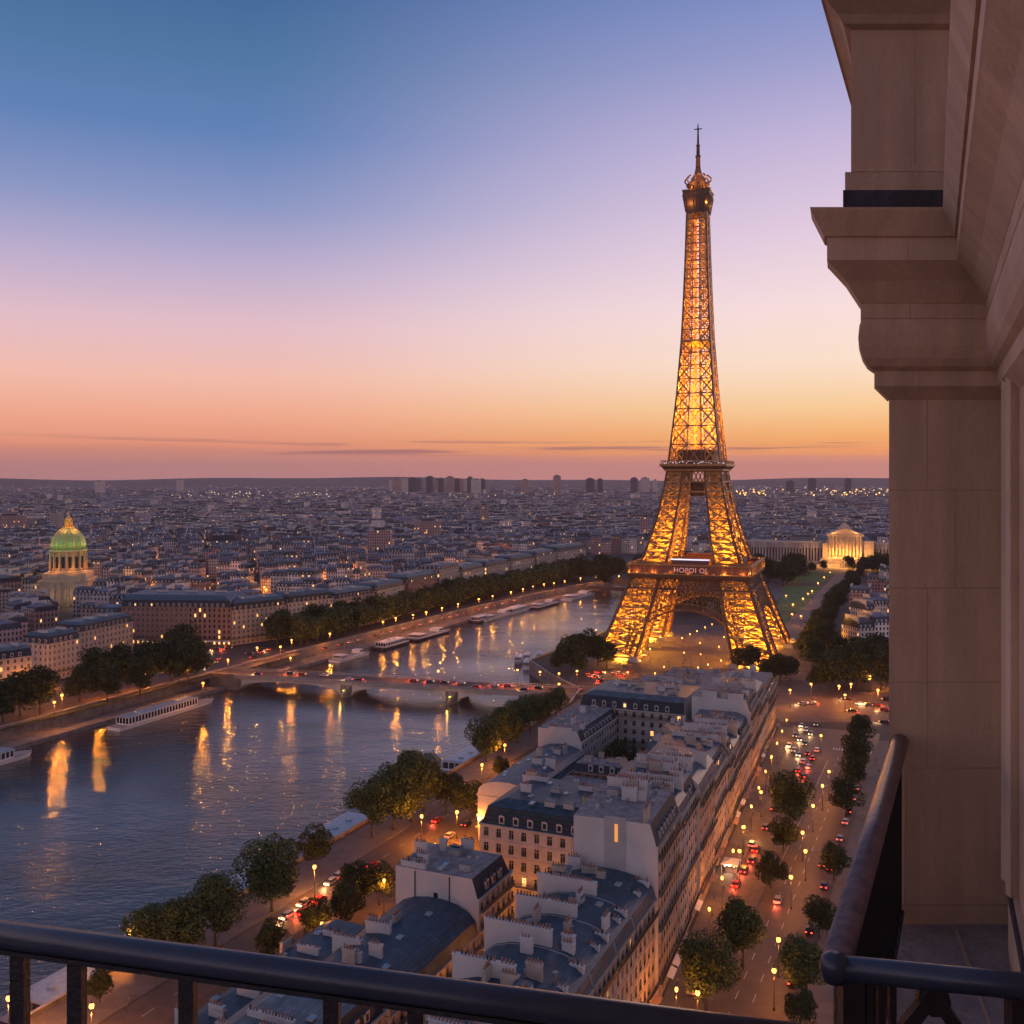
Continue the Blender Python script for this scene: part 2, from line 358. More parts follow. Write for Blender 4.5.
poly('lower_quay', [ST(s, t-13) for s, t in lb]+[ST(s, t) for s, t in lb][::-1], -5.2, 'quay', z0=-9)
# embankment walls with a coping
def emb(name, pts, z0, z1, label):
    r = thing(name, label, 'wall', (0,0,0)); w = MB(); c = MB()
    for (a, b) in zip(pts, pts[1:]):
        dx, dy = b[0]-a[0], b[1]-a[1]; L = math.hypot(dx, dy); an = math.atan2(dy, dx); m = ((a[0]+b[0])/2, (a[1]+b[1])/2)
        w.obox(m, an, L, .5, z0, z1); c.obox(m, an, L, .8, z1, z1+.18)
    w.build('masonry', 'quay', r); c.build('coping', 'stone3', r)
emb('embankment_wall', [ST(s, t-13) for s, t in lb], -5.2, .9, 'long stone retaining wall above the lower quay on the far river bank')
emb('embankment_wall', [ST(s, t) for s, t in rb], -9, .95, 'stone river wall beside the quay road with the plane trees')
emb('embankment_wall', [ST(1010,-333.5), ST(1010,-224)], -9, .9, 'stone wall closing the far end of the river beyond the low bridge')
# hills on the horizon
hm = MB(); n = 90
for i in range(n+1):
    a = R(-42+84*i/n); x, y = 14500*math.sin(a), 14500*math.cos(a)
    hz = 118+22*math.sin(i*.19+1)+10*math.sin(i*.53)+(30 if i < 40 else 0)*(1-i/40 if i < 40 else 0)
    hm.v += [(x*.93, y*.93, -5), (x, y, hz), (x*1.1, y*1.1, hz*.9)]
for i in range(n):
    for k in range(2):
        a = i*3+k; hm.f.append([a, a+3, a+4, a+1]); hm.m.append(0); hm.sm.append(True)
hm.build('hills', 'hill')['kind'] = 'structure'

# roads (sheets 4 mm apart), kerbs, markings
def tb(s): return -54.3-.062*(s-195)
poly('boulevard', [ST(60, tb(60)+6), ST(440, tb(440)+5), ST(440, -29), ST(60, -29)], .004, 'road')
poly('crossroads', [G(770,722), G(895,722), G(1010,722), G(1010,680), G(560,680), G(575,700), G(590,694), G(775,694)], .008, 'road2')
poly('left_pavement', [ST(60, tb(60)), ST(435, tb(435)), ST(435, tb(435)+6), ST(60, tb(60)+6)], .14, 'pave', z0=0)
poly('right_pavement', [ST(60, -29), ST(428, -29), ST(428, -12), ST(60, -12)], .14, 'pave', z0=0)
poly('median_strip', [ST(60, -47.6), ST(395, -47.6), ST(395, -45.0), ST(60, -45.0)], .13, 'pave', z0=0)
poly('quay_road', [ST(60, -151.5), ST(470, -151.5), ST(470, -140), ST(60, -140)], .004, 'road')
poly('service_road', [ST(60, -137), ST(440, -137), ST(440, -118), ST(60, -118)], .004, 'road')
poly('quay_promenade', [ST(60, -164.6), ST(462, -164.6), ST(462, -151.5), ST(60, -151.5)], .14, 'pave', z0=0)
poly('far_quay_road', [ST(100, -392), ST(440, -392), ST(440, -374), ST(100, -374)], .004, 'road2')
poly('far_quay_crossroads', [ST(425, -440), ST(520, -425), ST(500, -362), ST(405, -362)], .008, 'road')
poly('far_quay_walk', [ST(s, t-20) for s, t in lb[3:]]+[ST(s, t-13.6) for s, t in lb[3:]][::-1], .05, 'pave')
poly('tower_esplanade', [G(668,700), G(722,692), G(738,648), G(700,640), G(672,646), G(635,694)], .012, 'road2')
poly('tower_forecourt', [G(560,692), G(800,692), G(830,640), G(770,625), G(640,625), G(590,650)], .004, 'road2')
mk = MB()
for s in range(70, 400, 9):
    for t in (-37.5, -41): mk.obox(ST(s, t), math.pi/2+RU, 3.5, .16, .008, .012)
    mk.obox(ST(s, -145.8), math.pi/2+RU, 3.5, .16, .008, .012)
for s0 in (408,):
    for k in range(14): mk.obox(ST(s0, -44+k*1.05), math.pi/2+RU, 3.2, .5, .008, .012)
mk.obox(ST(330, -44.2), math.pi/2+RU, 120, .14, .008, .012)
mk.build('road_markings', 'paint')['kind'] = 'structure'
# lawns of the long garden beyond the tower
for i, q in enumerate([[(776,612),(800,612),(822,586),(784,586)], [(786,583),(824,583),(838,571),(790,571)], [(768,626),(786,626),(790,615),(772,615)]]):
    poly('lawn', [G(*p) for p in q], .02, 'lawn')
poly('garden_path', [G(*p) for p in [(770,640),(800,640),(858,568),(842,568)]], .008, 'pave')
poly('garden_path', [G(*p) for p in [(750,600),(770,610),(800,568),(786,568)]], .012, 'pave')
poly('scrub_bank', [ST(180,-372), ST(425,-370), ST(425,-371.8+6), ST(180,-365)][::1], .05, 'scrub')

# ================================================================ trees
def make_tree_mesh(seed, h, r, nl, ls, lumps, nm='crown', shape=1.0):
    """leaf clumps spread through an uneven crown; returns (crown mesh, trunk mesh)"""
    q = random.Random(seed); cr = MB(); tr = MB(); base = h*.26; ctr = Vector((0, 0, h*.62)); L = []
    for i in range(lumps):
        a = q.uniform(0, 6.283); e = q.uniform(-.75, 1.0); rr = q.uniform(.25, .72)*r
        p = ctr+Vector((math.cos(a)*rr*math.sqrt(1-min(.9, e*e*.8)), math.sin(a)*rr*math.sqrt(1-min(.9, e*e*.8)), e*h*.25*shape)); L.append((p, r*q.uniform(.26, .46)))
    L.append((ctr, r*.5))
    for i in range(nl):
        p, lr = L[q.randrange(len(L))]
        d = Vector((q.gauss(0,1), q.gauss(0,1), q.gauss(0,1))).normalized(); k = q.uniform(.55, 1.0)**.5
        if q.random() < .06: k *= q.uniform(1.05, 1.3)
        c = p+d*lr*k; c.z = max(base*.85, c.z)
        n = (d+Vector((q.gauss(0,.6), q.gauss(0,.6), q.gauss(0,.6)+.3))).normalized(); a = n.orthogonal().normalized(); b = n.cross(a); t = q.uniform(0, 3.14)
        a, b = a*math.cos(t)+b*math.sin(t), b*math.cos(t)-a*math.sin(t); s = ls*q.uniform(.6, 1.3)
        cr.add([c-a*s*.5, c-b*s*.38, c+a*s*.5, c+b*s*.38], [(0,1,2,3)])
    tr.tube([(0,0,-.2),(q.uniform(-.1,.1),0,base*.5),(q.uniform(-.2,.2),q.uniform(-.2,.2),base),(0,0,h*.62)], [h*.026, h*.020, h*.016, h*.006], 7)
    for i in range(6):
        p, lr = L[i % len(L)]; tr.tube([(0,0,base*q.uniform(.8,1.3)), Vector((p.x*.5,p.y*.5,(p.z+base)*.5+.4)), p], [h*.012, h*.008, h*.003], 5)
    return cr, tr
TREES = {}
def variant(key, seed, h, r, nl, ls, lumps, leaf='leaf', shape=1.0):
    c, t = make_tree_mesh(seed, h, r, nl, ls, lumps, shape=shape); TREES[key] = (c.mesh('crown', leaf), t.mesh('trunk', 'bark'), h)
for i in range(4): variant('big%d' % i, 10+i, 17., 8.6, 8500, .66, 26, shape=1.25)
for i in range(3): variant('mid%d' % i, 20+i, 11., 5.4, 5200, .52, 18, 'leaf2', shape=1.3)
for i in range(4): variant('far%d' % i, 30+i, 16., 9.2, 1900, 1.35, 18, shape=1.3)
for i in range(3): variant('dark%d' % i, 40+i, 15., 8.6, 3200, 1.0, 20, 'leaf2', shape=1.35)
def tree(key, xy, h, label, group=None, name='tree', z=0, rz=None):
    c, t, h0 = TREES[key]; k = h/h0
    r = thing(name, label, 'tree', (xy[0], xy[1], z), rnd.uniform(0, 6.28) if rz is None else rz, group)
    s = k*rnd.uniform(.97, 1.03); r.scale = (k*rnd.uniform(.93,1.07), k*rnd.uniform(.93,1.07), s)
    link('crown', c, r); link('trunk', t, r); return r

# ================================================================ street lamps
def lamp_meshes():
    p = MB(); p.lathe([(0,.22),(.5,.2),(.6,.10),(4,.075),(7.3,.06)], 8); p.box(-.25,.25,-.05,.05,7.2,7.32)
    g_ = MB(); g_.lathe([(7.35,.12),(7.5,.38),(7.85,.50),(8.2,.38),(8.4,.12)], 10)
    c = MB(); c.lathe([(8.4,.30),(8.5,.22),(8.75,.03)], 8)
    return p.mesh('pole','iron'), g_.mesh('lantern','bulb'), c.mesh('cap','iron'), g_.mesh('lantern','bulbw')
LM = lamp_meshes(); LD = {}; LS = [1.]
def pdata(e, col, rad=.3):
    k = (e*LS[0], col, rad)
    if k not in LD:
        d = bpy.data.lights.new('light', 'POINT'); d.energy = e*LS[0]; d.color = col; d.shadow_soft_size = rad; LD[k] = d
    return LD[k]
OR = (1, .29, .03)
def lamp(xy, label, e=9000, group=None, k=1.0, pale=False, z=0, name='street_lamp'):
    r = thing(name, label, 'street lamp', (xy[0], xy[1], z), rnd.uniform(0, 3), group); r.scale = (k, k, 1)
    link('pole', LM[0], r); link('lantern', LM[3 if pale else 1], r); link('cap', LM[2], r)
    if e: link('light', pdata(e, (1,.66,.36) if pale else OR), r, (0, 0, 6.6))
    return r
# ================================================================ buildings with real openings
WC = {}
def win_meshes(w, h, kind=0):
    k = (round(w,2), round(h,2), kind)
    if k in WC: return WC[k]
    f = MB(); t = .09
    f.box(-w/2,-w/2+t,-.06,0,0,h); f.box(w/2-t,w/2,-.06,0,0,h); f.box(-w/2,w/2,-.06,0,h-t,h); f.box(-w/2,w/2,-.06,0,0,t)
    f.box(-.045,.045,-.07,.01,t,h-t); f.box(-w/2+t,w/2-t,-.05,0,h*.68,h*.68+.06)
    if kind == 1:     # open shutters folded beside the opening
        f.box(-w/2-.5,-w/2-.04,-.32,-.27,0,h); f.box(w/2+.04,w/2+.5,-.32,-.27,0,h)
    g = MB(); g.box(-w/2-.1,w/2+.1,-.34,-.30,.85,.92)
    for i in range(9): x = -w/2+w*i/8; g.box(x-.015,x+.015,-.335,-.305,0,.86)
    p = MB(); p.quad((-w/2,.0,0),(w/2,.0,0),(w/2,.0,h),(-w/2,.0,h))
    WC[k] = (f.mesh('window','frame'), g.mesh('guard_rail','iron'), p.mesh('pane','pane'), p.mesh('pane','lit'))
    return WC[k]
SIDES = {'F': (lambda w,d: ((-w/2,-d/2),(1,0),(0,-1),w,0.)), 'R': (lambda w,d: ((w/2,-d/2),(0,1),(1,0),d,90.)),
         'B': (lambda w,d: ((w/2,d/2),(-1,0),(0,1),w,180.)), 'L': (lambda w,d: ((-w/2,d/2),(0,-1),(-1,0),d,-90.))}
def rect_loop(w, d, z, ins):   # ins: F R B L
    f, r, b, l = ins; return [(-w/2+l,-d/2+f,z),(w/2-r,-d/2+f,z),(w/2-r,d/2-b,z),(-w/2+l,d/2-b,z)]
def building(label, xy, rot, w, d, eave, top, open_sides='FR', roof='mansard', wall='stone', blank='plaster', zinc='zinc', slope='slate',
             group=None, litp=.05, shop='', bay=2.9, chim=(), dorm=True, balc=(1,-1), guard=True, sky=0, junk=0, wk=0, stacks=0, name='apartment_building', maxw=96, seed=None, cat='building'):
    q = random.Random(seed if seed is not None else hash(label) % 9999 if False else int(abs(xy[0]*7+xy[1]*13)))
    r = thing(name, label, cat, (xy[0], xy[1], 0), rot, group)
    nf = max(2, round(eave/3.35)); fh = eave/nf; wm = MB(); wins = []; bal = []
    for sd in 'FRBL':
        o, a, n, L, ang = SIDES[sd](w, d)
        P = lambda s, z, dep=0, o=o, a=a, n=n: (o[0]+a[0]*s-n[0]*dep, o[1]+a[1]*s-n[1]*dep, z)
        if sd not in open_sides:
            wm.quad(P(0,-.3), P(L,-.3), P(L,eave), P(0,eave), 1); continue
        nc = max(1, round(L/bay)); cw = L/nc; ww = min(1.25, cw*.42); wh = fh*.60
        xs = [0]; 
        for c in range(nc): m = cw*(c+.5); xs += [m-ww/2, m+ww/2]
        xs.append(L); zs = [-.3]
        for f in range(nf): zs += [fh*f+fh*.2, fh*f+fh*.2+wh]
        zs.append(eave)
        for i in range(len(xs)-1):
            for j in range(len(zs)-1):
                x0, x1, z0, z1 = xs[i], xs[i+1], zs[j], zs[j+1]
                if i % 2 and j % 2:
                    for (A, B) in (((x0,z0),(x1,z0)),((x1,z0),(x1,z1)),((x1,z1),(x0,z1)),((x0,z1),(x0,z0))):
                        wm.quad(P(*A), P(*B), P(*B,.32), P(*A,.32), 0)
                    wins.append((sd, (x0+x1)/2, z0, ww, wh, j//2, P, ang))
                else: wm.quad(P(x0,z0), P(x1,z0), P(x1,z1), P(x0,z1), 0)
        # string courses
        for f in range(1, nf): 
            z = fh*f; c0 = P(0,z,-.10); c1 = P(L,z+.22,.0); wm.box(min(c0[0],c1[0])+.003,max(c0[0],c1[0])-.003,min(c0[1],c1[1])+.003,max(c0[1],c1[1])-.003,z,z+.2,0)
        bal.append((sd, P, L, a, n))
    wall_o = wm.build('wall', [wall, blank], r)
    tot = len(wins); keep = wins if tot <= maxw else wins[:maxw]
    extra = MB()
    for i, (sd, x, z, ww, wh, fl, P, ang) in enumerate(wins):
        isshop = fl == 0 and sd in shop
        lit = isshop and q.random() < .75 or q.random() < litp
        if i < maxw:
            fm = win_meshes(ww, wh, wk)
            o = link('window', fm[0], r, P(x, z, .27), R(ang)); link('pane', fm[3] if lit else fm[2], o)
            if guard and fl > 0 and q.random() < .8: link('guard_rail', fm[1], o)
        else:
            a_ = P(x-ww/2, z, .25); b_ = P(x+ww/2, z, .25); extra.quad(a_, b_, (b_[0],b_[1],z+wh), (a_[0],a_[1],z+wh), 1 if lit else 0)
    if extra.f: extra.build('window', ['pane','lit'], r)['kind'] = 'stuff'
    cm = MB(); bmh = {}
    for sd, P, L, a, n in bal:
        def slab(mb, z0, z1, dep, mi=0, e=0., x0=0, x1=None):
            c0 = P(x0-e, z0, -dep); c1 = P((L if x1 is None else x1)+e, z1, -.002); mb.box(min(c0[0],c1[0]),max(c0[0],c1[0]),min(c0[1],c1[1]),max(c0[1],c1[1]),z0,z1,mi)
        slab(cm, eave-.45, eave-.15, .3); slab(cm, eave-.15, eave+.12, .55, 0, .0)
        for f in balc:
            f = nf-1 if f == -1 else f
            if f >= nf: continue
            b = MB(); z = fh*f+fh*.2-.25; slab(b, z, z+.16, .85, 0, 0)
            c0 = P(0,z,-.8); c1 = P(L,z,-.8)
            b.bar((c0[0],c0[1],z+1.15),(c1[0],c1[1],z+1.15),.12,.10,1); b.bar((c0[0],c0[1],z+.3),(c1[0],c1[1],z+.3),.05,.05,1)
            nb = int(L/.3)
            for i in range(nb+1):
                x = L*i/nb; p = P(x,z,-.8); b.bar((p[0],p[1],z+.16),(p[0],p[1],z+1.13),.06,.06,1)
            b.build('balcony', [wall,'iron'], r)
    if cm.f: cm.build('cornice', wall, r)
    # roof
    fl = [1. if s in open_sides or roof == 'hip' else 0. for s in 'FRBL']
    rm = MB(); rh = top-eave; wl = eave+.12
    def lp(z, k, kk=None): return rect_loop(w, d, z, [(k if v else 0.) for v in fl])
    if roof in ('mansard','hip'):
        mh = min(rh*.72, 4.2); ls = [lp(eave, -.12), lp(wl, .35), lp(wl+mh, 1.5)]
        rm.loops(ls, cap_top=False, mis=[1 if v else 2 for v in fl])
        mx = min(w, d)*.42
        rm.loops([lp(wl+mh, 1.42), lp(top, min(mx, 1.5+ (top-wl-mh)*2.4))], mis=[0 if v else 2 for v in fl])
    elif roof == 'flat':
        mh = min(rh*.8, 4.0); rm.loops([lp(eave, -.12), lp(wl, .35), lp(wl+mh, 1.5), lp(wl+mh+.35, 1.6)], mis=[1 if v else 2 for v in fl], topmi=3); mh = mh
    elif roof == 'barrelx' or roof == 'barrely':   # rounded zinc roof, ridge along x / along y
        ax = 0 if roof == 'barrelx' else 1; ns = 9; ls = []
        half = (d if ax == 0 else w)/2; e0 = wl
        pr = [(half*1.02*math.cos(math.pi*i/(ns*1.0)), e0+(top-e0)*math.sin(math.pi*i/ns)**.75) for i in range(ns+1)]
        A = (w/2 if ax == 0 else d/2)
        for i in range(ns):
            (c0, z0), (c1, z1) = pr[i], pr[i+1]
            if ax == 0: rm.quad((-A,c0,z0),(-A,c1,z1),(A,c1,z1),(A,c0,z0), 0)
            else: rm.quad((c0,A,z0),(c1,A,z1),(c1,-A,z1),(c0,-A,z0), 0)
        for s_ in (-1, 1):
            pts = [((s_*A, c, z) if ax == 0 else (c, s_*A, z)) for c, z in pr]; rm.add(pts, [tuple(range(len(pts)))], 2)
        mh = 3
    if group is None and zinc == 'zinc': zinc = q.choice(('zinc','zinc','zinc2','zinc3'))
    ro = rm.build('roof', [zinc, slope, blank, 'roofjunk'], r)
    # dormers
    if dorm and roof in ('mansard','flat'):
        key = 'dorm'
        if key not in WC:
            dm = MB(); dm.box(-.75,.75,.0,1.7,0,1.75); dm.box(-.62,.62,-.06,.0,.25,1.7)
            a = [(.82*math.cos(t), 1.72+.42*math.sin(t)) for t in [math.pi*i/6 for i in range(7)]]
            for (x0,z0),(x1,z1) in zip(a, a[1:]): dm.quad((x0,-.12,z0),(x0,1.7,z0),(x1,1.7,z1),(x1,-.12,z1),1)
            dm.add([(x,-.10,z) for x,z in a], [tuple(range(7))], 0)
            dp = MB(); dp.quad((-.42,-.065,.4),(.42,-.065,.4),(.42,-.065,1.6),(-.42,-.065,1.6))
            WC[key] = (dm.mesh('dormer',['stone','zinc2']), dp.mesh('pane','pane'), dp.mesh('pane','lit'))
        for sd, P, L, a, n in bal:
            nd = max(1, round(L/(bay*1.15))); ang = {'F':0,'R':90,'B':180,'L':-90}[sd]
            for i in range(nd):
                x = L*(i+.5)/nd
                if x < 2.0 and L > 8 or x > L-2.0 and L > 8: continue
                o = link('dormer', WC[key][0], r, P(x, wl+.25, .42), R(ang)); link('pane', WC[key][2 if q.random() < litp*.8 else 1], o)
    # chimney walls: (x, y, length, along 0=x 1=y, height above top)
    for (cx, cy, L, ax, hh) in chim:
        c = MB(); z0 = eave-.5; z1 = top+hh; an = 0 if ax == 0 else math.pi/2
        c.obox((cx,cy), an, L, .75, z0, z1, 0); c.obox((cx,cy), an, L+.2, .95, z1, z1+.22, 0)
        npot = max(2, int(L/.62))
        for i in range(npot):
            if q.random() < .12: continue
            u_ = -L/2+.35+(L-.7)*i/max(1,npot-1); px_, py_ = cx+(u_ if ax == 0 else 0), cy+(u_ if ax else 0); hp = q.uniform(.55, 1.0)
            c.lathe([(z1+.2,.17),(z1+.2+hp,.12)], 6, (px_,py_), 1 if q.random() < .8 else 2)
        c.build('chimney', [blank,'clay','iron'], r)
    zr = wl+ (min(rh*.8,4.0)+.36 if roof == 'flat' else 0)
    for i in range(stacks):
        x = q.uniform(-w*.40, w*.40); y = q.uniform(-d*.44, d*.44); L = q.uniform(1.4, 3.4); z1 = top+q.uniform(.7, 2.4); ax = 0 if q.random() < .75 else 1; c = MB(); an = 0 if ax == 0 else math.pi/2
        c.obox((x,y), an, L, .7, eave+.5, z1, 0); c.obox((x,y), an, L+.2, .9, z1, z1+.2, 0)
        for k in range(int(L/.55)):
            u_ = -L/2+.35+k*.55; c.lathe([(z1+.18,.16),(z1+.2+q.uniform(.5,.95),.12)], 6, (x+(u_ if ax == 0 else 0), y+(u_ if ax else 0)), 1)
        c.build('chimney', [blank if q.random() < .6 else 'stone2','clay'], r)
    for i in range(sky):
        m = MB(); x = q.uniform(-w*.3, w*.3); y = q.uniform(-d*.38, d*.38)
        if roof == 'flat': z = zr
        elif roof == 'mansard': z = top-.1
        else: c = y if roof == 'barrelx' else x; hf = (d if roof == 'barrelx' else w)/2; z = wl+(top-wl)*max(0,(1-(c/hf)**2))**.375-.15
        m.box(x-.55,x+.55,y-.8,y+.8,z,z+.34,0); m.box(x-.42,x+.42,y-.66,y+.66,z+.34,z+.37,1); m.build('skylight', ['frame','glassroof'], r)
    for i in range(junk):
        x = q.uniform(-w/2+2.6, w/2-2.6) if w > 6 else 0; y = q.uniform(-d/2+2.6, d/2-2.6) if d > 6 else 0; z = zr if roof == 'flat' else top-.3; k = q.random(); m = MB()
        if k < .35:
            m.box(x-1.3,x+1.3,y-.9,y+.9,z,z+1.3); m.box(x-1.4,x+1.4,y-1,y+1,z+1.3,z+1.42,1); m.build('roof_hut', ['plaster2','zinc'], r)
        elif k < .6:
            m.lathe([(z,.35),(z+.9,.35),(z+1.0,.55),(z+1.25,.1)], 8, (x,y)); m.build('vent', 'stone3', r)
        elif k < .8:
            m.bar((x,y,z),(x,y,z+3.2),.06); m.bar((x-.7,y,z+3),(x+.7,y,z+3),.04); m.bar((x-.5,y,z+2.6),(x+.5,y,z+2.6),.04); m.build('antenna', 'iron', r)
        else:
            m.lathe([(z,.05),(z+.7,.05)], 6, (x,y)); m.add([(x+.45*math.cos(t), y+.15*math.cos(t)-.1, z+1.0+.45*math.sin(t)) for t in [6.283*i/10 for i in range(10)]]+[(x+.05,y+.2,z+1.0)], [(i,(i+1)%10,10) for i in range(10)]); m.build('dish', 'frame', r)
    # awnings over lit shop windows on the ground floor
    for sd, P, L, a, n in bal:
        if sd in shop:
            nc = max(1, int(L/5.5))
            for i in range(nc):
                if q.random() < .35: continue
                x0 = L*i/nc+.5; x1 = L*(i+1)/nc-.5; m = MB(); A, B_, C_, D_ = P(x0,3.1,-.05), P(x1,3.1,-.05), P(x1,2.55,-1.7), P(x0,2.55,-1.7)
                m.quad(A,B_,C_,D_); m.quad(D_,C_,(C_[0],C_[1],2.3),(D_[0],D_[1],2.3)); m.build('awning', 'brick' if q.random() < .6 else 'white', r)
    return r
def bst(label, s0, s1, t0, t1, eave, top, **k):
    k.setdefault('stacks', 5)
    x, y = ST((s0+s1)/2, (t0+t1)/2); return building(label, (x, y), RU, t1-t0, s1-s0, eave, top, **k)
# row along the boulevard
E0 = Vector((29.2, 200.)); ED = Vector((.348, .9374)).normalized(); EN = Vector((-ED.y, ED.x)); RE = math.atan2(ED.y, ED.x)-math.pi/2
def row(label, a0, a1, wd, eave, top, **k):
    c = E0+ED*((a0+a1)/2)+EN*(wd/2+k.pop('back', 0)); k.setdefault('balc', (1,4,-1)); k.setdefault('stacks', 5); return building(label, (c.x, c.y), RE, wd, a1-a0, eave, top, **k)
row('tall corner apartment block with blank pale gable towards the balcony and flat cluttered roof', 0, 23, 17.6, 31.5, 37, balc=(1,4,6,-1), open_sides='R', roof='flat', wall='stone4', shop='R', junk=9, sky=3, chim=((-4,9,6,0,1.2),), bay=2.6)
row('narrow house right behind the flat roof of the tall blank gable', 23.2, 33, 15.5, 30.5, 34.6, open_sides='R', wall='stone3', chim=((0,4.2,13,0,1.6),), sky=2, bay=2.4, roof='barrely', zinc='zinc2')
row('cream apartment block second from the tall blank gable along the boulevard', 33.2, 47, 17, 29.5, 34.6, back=.5, open_sides='R', wall='stone2', shop='R', chim=((0,-11.5,13,0,1.4),(0,11.4,13,0,1.0)), sky=3, junk=3, bay=2.7)
row('apartment block with a rounded zinc roof in the middle of the boulevard row', 47.2, 70, 18, 28, 33.5, back=-.3, open_sides='R', roof='barrely', wall='stone4', shop='R', chim=((0,-11,12,0,.8),), sky=4, bay=2.7)
row('pinkish stone apartment block beyond the rounded zinc roof on the boulevard', 70.2, 97, 18, 24.5, 29.5, back=.7, open_sides='R', wall='stone2', shop='R', chim=((0,-13,13,0,1.5),(0,12.8,13,0,1.)), junk=3, bay=2.9)
row('slim house with brown stone front before the low pair on the boulevard', 97.2, 110, 17, 24, 28, back=.2, open_sides='R', wall='stone4', shop='R', chim=((0,5.6,13,0,2.2),), sky=3, zinc='zinc2')
row('low house with rounded dark blue roof before the far white gable', 110.2, 129, 16, 20.5, 25.5, back=.6, open_sides='R', roof='barrely', wall='stone2', shop='R', chim=((0,8.6,14,0,2.0),), sky=4, zinc='zinc2')
row('low apartment block touching the far white gable on the boulevard', 129.2, 148, 17, 21.5, 26, back=.1, open_sides='FR', roof='mansard', wall='stone2', shop='R', chim=((0,-8,10,0,1.4),), junk=3, sky=3)
row('apartment block with a far white gable rising over the blue domed roof', 149, 174, 20, 26, 30.5, open_sides='R', roof='flat', wall='stone4', shop='R', chim=((-4,-12,5,0,1.5),(5,-12,5,0,1.2)), junk=6)
row('apartment block behind the far white gable on the boulevard', 174.2, 204, 19, 21.8, 27, back=.6, open_sides='R', wall='stone2', shop='R', chim=((0,-14,12,0,1.2),), junk=5)
row('last apartment block of the boulevard row beside the crossroads', 204.2, 236, 20, 20, 24.5, open_sides='RB', roof='flat', wall='stone4', shop='R', chim=((0,-14,12,0,1.),), junk=7)
# zinc-roofed row nearer the balcony, split by chimney walls
for i, (s0, s1, lab, ch) in enumerate([(179.3,193.6,'zinc-roofed block at the foot of the tall blank gable',((-3.6,-6.4,12,0,2.2),)), (168.7,179,'narrow zinc-roofed block between two chimney walls',((-3.6,-4.3,12,0,2.0),)),
        (156.3,168.4,'zinc-roofed block with the brightest chimney wall above the balcony rail',((-3.8,-5.2,12.5,0,2.6),)), (138,156,'zinc-roofed block half hidden by the balcony rail',((-4,-3,11,0,2.2),)), (112,137.8,'zinc-roofed block below the balcony rail nearest the boulevard',((0,3,10,0,.5),(0,-9,10,0,.5)))]):
    bst(lab, s0, s1, -75, -55.0-.02*i, 21.6-i*.15, 26.2, open_sides='R', roof='barrely', wall='stone4', shop='R', chim=ch+((7.6,(s1-s0)/2-1.2,3.0,0,-1.2),(7.6,0.6,2.6,0,-1.4)), sky=2, junk=3, bay=2.6, zinc='zinc2')
# courtyard side
bst('cream block with slate mansard and a row of pale dormers facing the balcony', 219, 243, -106, -76.2, 21.6, 27, open_sides='FL', wall='stone', roof='mansard', chim=((-9,9,7,0,.8),(8,6,8,0,.8)), sky=4, junk=6, litp=.05, bay=3.2, balc=(2,))
bst('white gabled block with cluttered flat roof above the round zinc roof', 187.5, 204, -111, -91, 17.6, 22, open_sides='RB', roof='flat', wall='stone3', chim=((-6,-7.4,6,0,.5),), junk=9, sky=3, balc=(2,3,4), litp=.03)
bst('low block with a deep blue rounded zinc roof and skylights below the white gable', 152, 187.3, -111, -91.3, 10.4, 16.4, open_sides='R', roof='barrely', wall='stone2', zinc='zinc2', chim=((-2.6,-1,5.5,0,1.6),(-6.2,-6.5,6.5,0,.4)), sky=6, balc=(2,), litp=.04)
bst('block with slate roof cut off by the bottom rail at the courtyard', 122, 151.5, -112, -92, 11.5, 17, open_sides='RL', roof='mansard', wall='stone2', chim=((0,8,9,0,.8),(0,-4,9,0,.8)), sky=4, litp=.04)
bst('low quayside block with dormers at the lower left of the near roofs', 128, 178, -124, -112.4, 8.2, 12.2, open_sides='LF', roof='mansard', wall='plaster2', chim=((2,10,5,0,1.2),(2,-8,5,0,1.2),(2,18,4,0,.8)), sky=3)
bst('small quayside block with blue roof beneath the railing corner', 100, 127.5, -126, -98, 9, 14, open_sides='LFR', roof='mansard', wall='plaster2', chim=((0,8,9,0,.8),(4,-4,7,0,.8)), sky=3)
bst('courtyard block below the balcony rail between the two zinc rows', 100, 121.5, -97.6, -76, 13, 18, open_sides='LR', roof='mansard', wall='stone3', chim=((0,3,9,0,.8),), sky=3)
bst('glass-roofed low hall in the courtyard behind the slate mansard', 246, 286, -110, -78, 12.4, 15, open_sides='L', roof='flat', wall='stone3', junk=10, sky=9)
bst('narrow courtyard block with brown roof in front of the dark courtyard tree', 287, 298, -107, -76, 16, 18.2, open_sides='FB', roof='flat', wall='brick', junk=4, sky=1)
bst('long rounded zinc roof with a double row of skylights above the quay trees', 262, 308, -127.5, -111, 13.4, 18, open_sides='LR', roof='barrely', wall='stone3', sky=12, zinc='zinc')
bst('white blank-gabled wing with small windows facing the courtyard', 309, 346, -128, -112.5, 19, 22.5, open_sides='R', roof='flat', wall='stone', blank='plaster', junk=7, sky=2, balc=(), chim=((0,-18,8,0,.3),))
bst('big courtyard block with long slate roof and tall dark windows behind the courtyard tree', 348, 374, -128, -88.5, 21.8, 27, open_sides='FL', roof='mansard', wall='stone', litp=.07, chim=((-6,6,9,0,.8),(9,6,9,0,.8)), sky=6, junk=5, bay=3.3, balc=(3,-1))
bst('domed zinc block in front of the far white gable', 301, 334, -88, -79, 19.5, 24.3, open_sides='L', roof='barrelx', wall='stone3', chim=((0,-12,7,0,.4),), sky=4)
